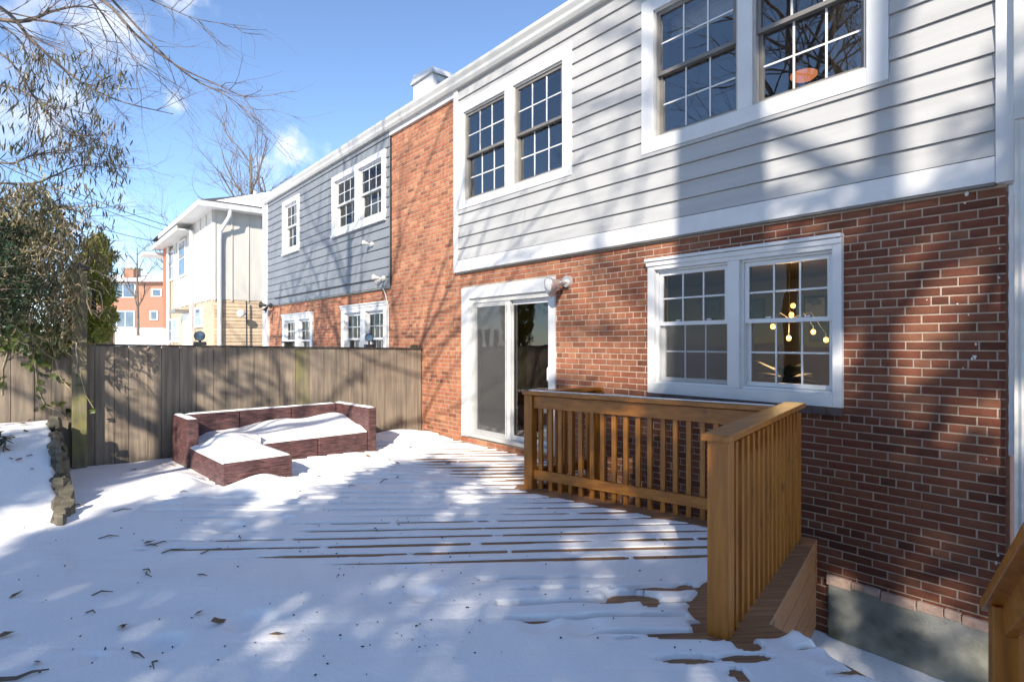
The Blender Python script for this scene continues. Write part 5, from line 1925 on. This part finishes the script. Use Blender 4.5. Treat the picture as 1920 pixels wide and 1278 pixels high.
# ivy on the boards
iv = thing('ivy', 'green ivy with pointed leaves trailing down the fence boards', 'ivy', (FX + 0.05, 0.0, 0.7))
ivl = bpy.data.meshes.new('leaf')
_lv = [(0, 0, 0), (0.42, 0.18, 0.02), (0.36, 0.55, -0.03), (0.16, 0.62, 0.0), (0, 1.0, -0.1), (-0.16, 0.62, 0.0), (-0.36, 0.55, -0.03), (-0.42, 0.18, 0.02), (0, 0.45, 0.08)]
ivl.from_pydata(_lv, [], [(0, 1, 8), (1, 2, 8), (2, 3, 8), (3, 4, 8), (4, 5, 8), (5, 6, 8), (6, 7, 8), (7, 0, 8)])
ivl.materials.append(M['ivy_leaf'])
ivl.update()
rg = random.Random(101)


def ivy_leaf(x, y, off=None, s_=None):
    p = on_x(x, y, FX + (off if off is not None else rg.uniform(0.03, 0.12)))
    o = link('leaf', ivl, iv)
    k = s_ or rg.uniform(0.055, 0.105)
    o.matrix_parent_inverse = Matrix.Identity(4)
    o.location = p - Vector(iv.location)
    o.scale = (k, k, k)
    e = Matrix.Rotation(R(90 + rg.uniform(-25, 25)), 3, 'X')          # stand the leaf up
    o.rotation_euler = (Matrix.Rotation(R(90 + rg.uniform(-40, 40)), 3, 'Z') @ Matrix.Rotation(R(rg.uniform(-50, 50)), 3, 'Y') @ Matrix.Rotation(R(-90 + rg.uniform(-30, 50)), 3, 'X')).to_euler()


for k in range(150):
    y = rg.triangular(585, 690, 640)
    x = rg.uniform(-10, float(np.interp(y, [585, 640, 660, 680, 700], [150, 146, 112, 90, 80])))
    if y > 655 and x < 45:
        continue
    ivy_leaf(x, y)
for (x, y) in [(66, 690), (75, 697), (85, 702), (96, 700), (58, 682), (72, 712), (78, 725), (70, 740), (92, 758), (100, 752), (80, 762), (66, 765), (118, 752), (130, 765), (170, 765), (178, 768), (172, 748), (110, 708), (120, 715), (148, 720), (142, 700), (4, 715), (6, 720), (2, 706)]:
    ivy_leaf(x, y, 0.025 if x < 135 else 0.17)
ivs = MB()
for pl2 in ([(60, 650), (66, 690), (70, 730), (84, 760), (110, 770), (125, 785)], [(100, 650), (98, 690), (120, 716), (140, 740)], [(150, 700), (160, 740), (176, 766)], [(20, 640), (4, 690), (3, 740)]):
    ivs.tube([on_x(x, y, FX + (0.012 if x < 135 else 0.16)) for x, y in pl2], 0.004, 4)
ivs.build('stem', M['tan_vine'], iv)

# dark conifer boughs
cb = thing('conifer_bough', 'dark green conifer boughs in front of the vine tangle at the left', 'conifer', (-6.6, -0.9, 1.5))
cbs, cbl = MB(), MB()
rg = random.Random(111)
for (x0, y0, x1, y1, n_) in ((-60, 455, 58, 440, 7), (-60, 470, 50, 470, 6), (-70, 560, 108, 545, 9), (-70, 540, 70, 520, 7), (-70, 590, 60, 580, 7), (-60, 620, 40, 600, 5)):
    for k in range(n_):
        a_ = at(x0 + rg.uniform(-15, 15), y0 + rg.uniform(-18, 18), 5.9)
        b_ = at(x1 + rg.uniform(-40, 5), y1 + rg.uniform(-22, 22), 5.9 + rg.uniform(-0.4, 0.4))
        mid = a_.lerp(b_, 0.55) + Vector((0, 0, 0.05))
        pts = [a_, mid, b_]
        cbs.tube(pts, [0.008, 0.005, 0.002], 4)
        for j in range(95):
            f = rg.uniform(0.2, 1)
            c = a_.lerp(mid, f * 2) if f < 0.5 else mid.lerp(b_, f * 2 - 1)
            d = (b_ - a_).normalized() + Vector((rg.gauss(0, .7), rg.gauss(0, .7), rg.gauss(-0.15, .5)))
            leaf_shape(cbl, c, d, rg.uniform(0.05, 0.12), 0.014, 0.1)
cbs.build('branch', M['bark'], cb)
cbl.build('needles', M['conifer'], cb, kind='stuff')

# yellow-green arborvitae behind the post
av = thing('arborvitae', 'yellow-green conical evergreen behind the tall post', 'tree', tuple(at(178, 640, 9.0)))
cen, rad = [], []
rg = random.Random(121)
for k in range(90):
    y = rg.uniform(452, 640)
    hw = float(np.interp(y, [445, 470, 520, 580, 640], [8, 24, 40, 42, 34]))
    cx = float(np.interp(y, [445, 520, 600, 640], [186, 176, 172, 168]))
    c = at(cx + rg.uniform(-hw, hw), y, 9.0 + rg.uniform(-0.35, 0.35))
    cen.append(tuple(c))
    rad.append((0.11, 0.11, 0.14))
leaf_cloud('crown', M['arborvitae'], cen, rad, 9000, 0.055, av, 9, flat=1.4, aspect=0.35)
c0 = at(176, 640, 9.0)
MB().tube([(c0.x, c0.y, -0.5), (c0.x, c0.y, 1.6), (c0.x, c0.y, 2.6)], [0.07, 0.05, 0.02], 7).build('trunk', M['bark'], av)

# broad-leaved shrub at the left edge
rh = thing('bed_shrub', 'small dark-leaved shrub poking from the raised snow bed', 'shrub', tuple(at(-10, 850, 5.6)))
rg = random.Random(131)
sh = MB()
for k in range(26):
    y0 = rg.uniform(800, 858)
    b_ = at(rg.uniform(-40, 12), y0, 5.6 + rg.uniform(-0.15, 0.15))
    for j in range(6):
        an = rg.uniform(0, 6.28)
        lm = MB()
        leaf_shape(lm, b_, (math.cos(an), math.sin(an), rg.uniform(-0.5, 0.5)), rg.uniform(0.05, 0.1), 0.03, 0.2)
        lm.build('leaf', M['holly'], rh)
    sh.tube([b_, b_ - Vector((0.02, 0.02, 0.25))], 0.005, 4)
sh.build('stem', M['bark'], rh)

# ================================================================== LITTER ON THE SNOW
_dep = bpy.context.evaluated_depsgraph_get()


def snow_z(x, y):
    return float(yard_z(np.array([[x]]), np.array([[y]]))[0, 0])


rg = random.Random(141)
TW = [(95, 905), (55, 925), (230, 959), (285, 1016), (300, 1012), (275, 1063), (280, 1071), (192, 1110), (170, 1146), (204, 1003), (150, 950), (258, 1220), (292, 1244), (600, 895), (705, 985), (345, 930), (325, 1025), (396, 1024), (380, 1074), (112, 950), (660, 912), (450, 1000), (720, 902), (745, 895)]
for i, (x, y) in enumerate(TW):
    p = on_z(x, y, 0.05)
    z = snow_z(p.x, p.y)
    an = rg.uniform(-1.2, 1.2) + R(50)
    L = rg.uniform(0.025, 0.075)
    d = Vector((math.cos(an), math.sin(an), 0.05))
    c = Vector((p.x, p.y, z + 0.006))
    o = MB().tube([c - d * L, c + Vector((rg.gauss(0, .012), rg.gauss(0, .012), 0.01)), c + d * L], [0.004, 0.005, 0.002], 5).build('twig', M['bark'], None)
    where = 'beside the stone edging' if x < 260 and y < 1010 else 'in front of the sofa' if y < 940 else 'in the snow of the near left foreground' if x < 420 else 'on the middle of the snowy deck'
    tag(o, 'small broken twig lying ' + where, 'twig', 'twigs scattered on the snow')
tb_ = MB()
pts = [on_z(x, y, 0.04) for x, y in ((-60, 1278), (0, 1276), (30, 1274), (60, 1262), (92, 1257))]
tb_.tube([Vector((p.x, p.y, snow_z(p.x, p.y) + 0.012)) for p in pts], [0.012, 0.01, 0.008, 0.006, 0.003], 6)
tag(tb_.build('stick', M['bark'], None), 'long thin stick on the snow at the bottom left corner', 'stick')
LF = [(30, 1116), (232, 1172), (232, 1174), (10, 1192), (108, 945), (35, 930), (48, 905), (60, 935), (300, 872), (325, 875), (250, 882), (40, 855), (25, 870), (20, 885), (35, 838), (55, 850), (280, 1012), (730, 862), (745, 868), (770, 835), (680, 850), (690, 862), (895, 885), (907, 883), (922, 889), (560, 860), (840, 863), (1040, 900), (70, 1240), (375, 1147), (408, 1165), (520, 1190)]
lfm = bpy.data.meshes.new('leaf')
lfm.from_pydata([(-0.5, 0, 0), (-0.15, 0.22, 0.10), (0.25, 0.18, 0.04), (0.55, 0, 0.12), (0.2, -0.2, 0.08), (-0.2, -0.2, 0.02), (0, 0, -0.02)], [], [(0, 6, 1), (1, 6, 2), (2, 6, 3), (3, 6, 4), (4, 6, 5), (5, 6, 0)])
lfm.materials.append(M['dead_leaf'])
lfm.update()
for i, (x, y) in enumerate(LF):
    p = on_z(x, y, 0.05)
    if x < 90 and y < 900:
        p = on_z(x, y, 0.28)
    o = link('dry_leaf', lfm)
    k = rg.uniform(0.05, 0.10) * (1.1 if y > 1050 else 1)
    o.scale = (k, k, k)
    o.location = (p.x, p.y, snow_z(p.x, p.y) + 0.012)
    o.rotation_euler = (rg.uniform(-0.5, 0.5), rg.uniform(-0.5, 0.5), rg.uniform(0, 6.28))
    where = 'on the raised snow bed' if x < 115 and y < 950 else 'by the fence left of the sofa' if x < 340 and y < 900 else 'on the deck between sofa and sliding door' if y < 920 else 'on the near left snow'
    tag(o, 'curled brown dry leaf lying ' + where, 'leaf', 'dry leaves scattered on the snow')
sd = MB()
for k in range(250):
    if rg.random() < 0.62:
        x, y = rg.uniform(560, 1330), 830 + 420 * rg.random() ** 1.6
    else:
        x, y = rg.uniform(20, 900), rg.uniform(880, 1275)
    p = on_z(x, y, 0.02)
    if p.y > 4.9 or (seg_d(np.array(p.x), np.array(p.y), tuple(PL), tuple(PC)) < 0.2) or polydist(p.x, p.y, tuple(PL), tuple(PC)) > 0 and p.x > -4.5:
        continue
    z = max(0.003, snow_z(p.x, p.y) + 0.002)
    r_ = rg.uniform(0.0016, 0.0044)
    an = rg.uniform(0, 3.14)
    el = rg.choice([1, 1, 1.2, 1.5, 2.2])
    sd.obox((p.x, p.y, z + r_ * 0.4), (math.cos(an) * r_ * el, math.sin(an) * r_ * el, rg.uniform(-0.3, 0.3) * r_), (-math.sin(an) * r_ * 0.7, math.cos(an) * r_ * 0.7, 0), (0, 0, r_ * 0.6))
o = sd.build('seed_litter', M['seed'], None, kind='stuff')
tag(o, 'dark seeds and bark crumbs speckling the snow', 'litter')
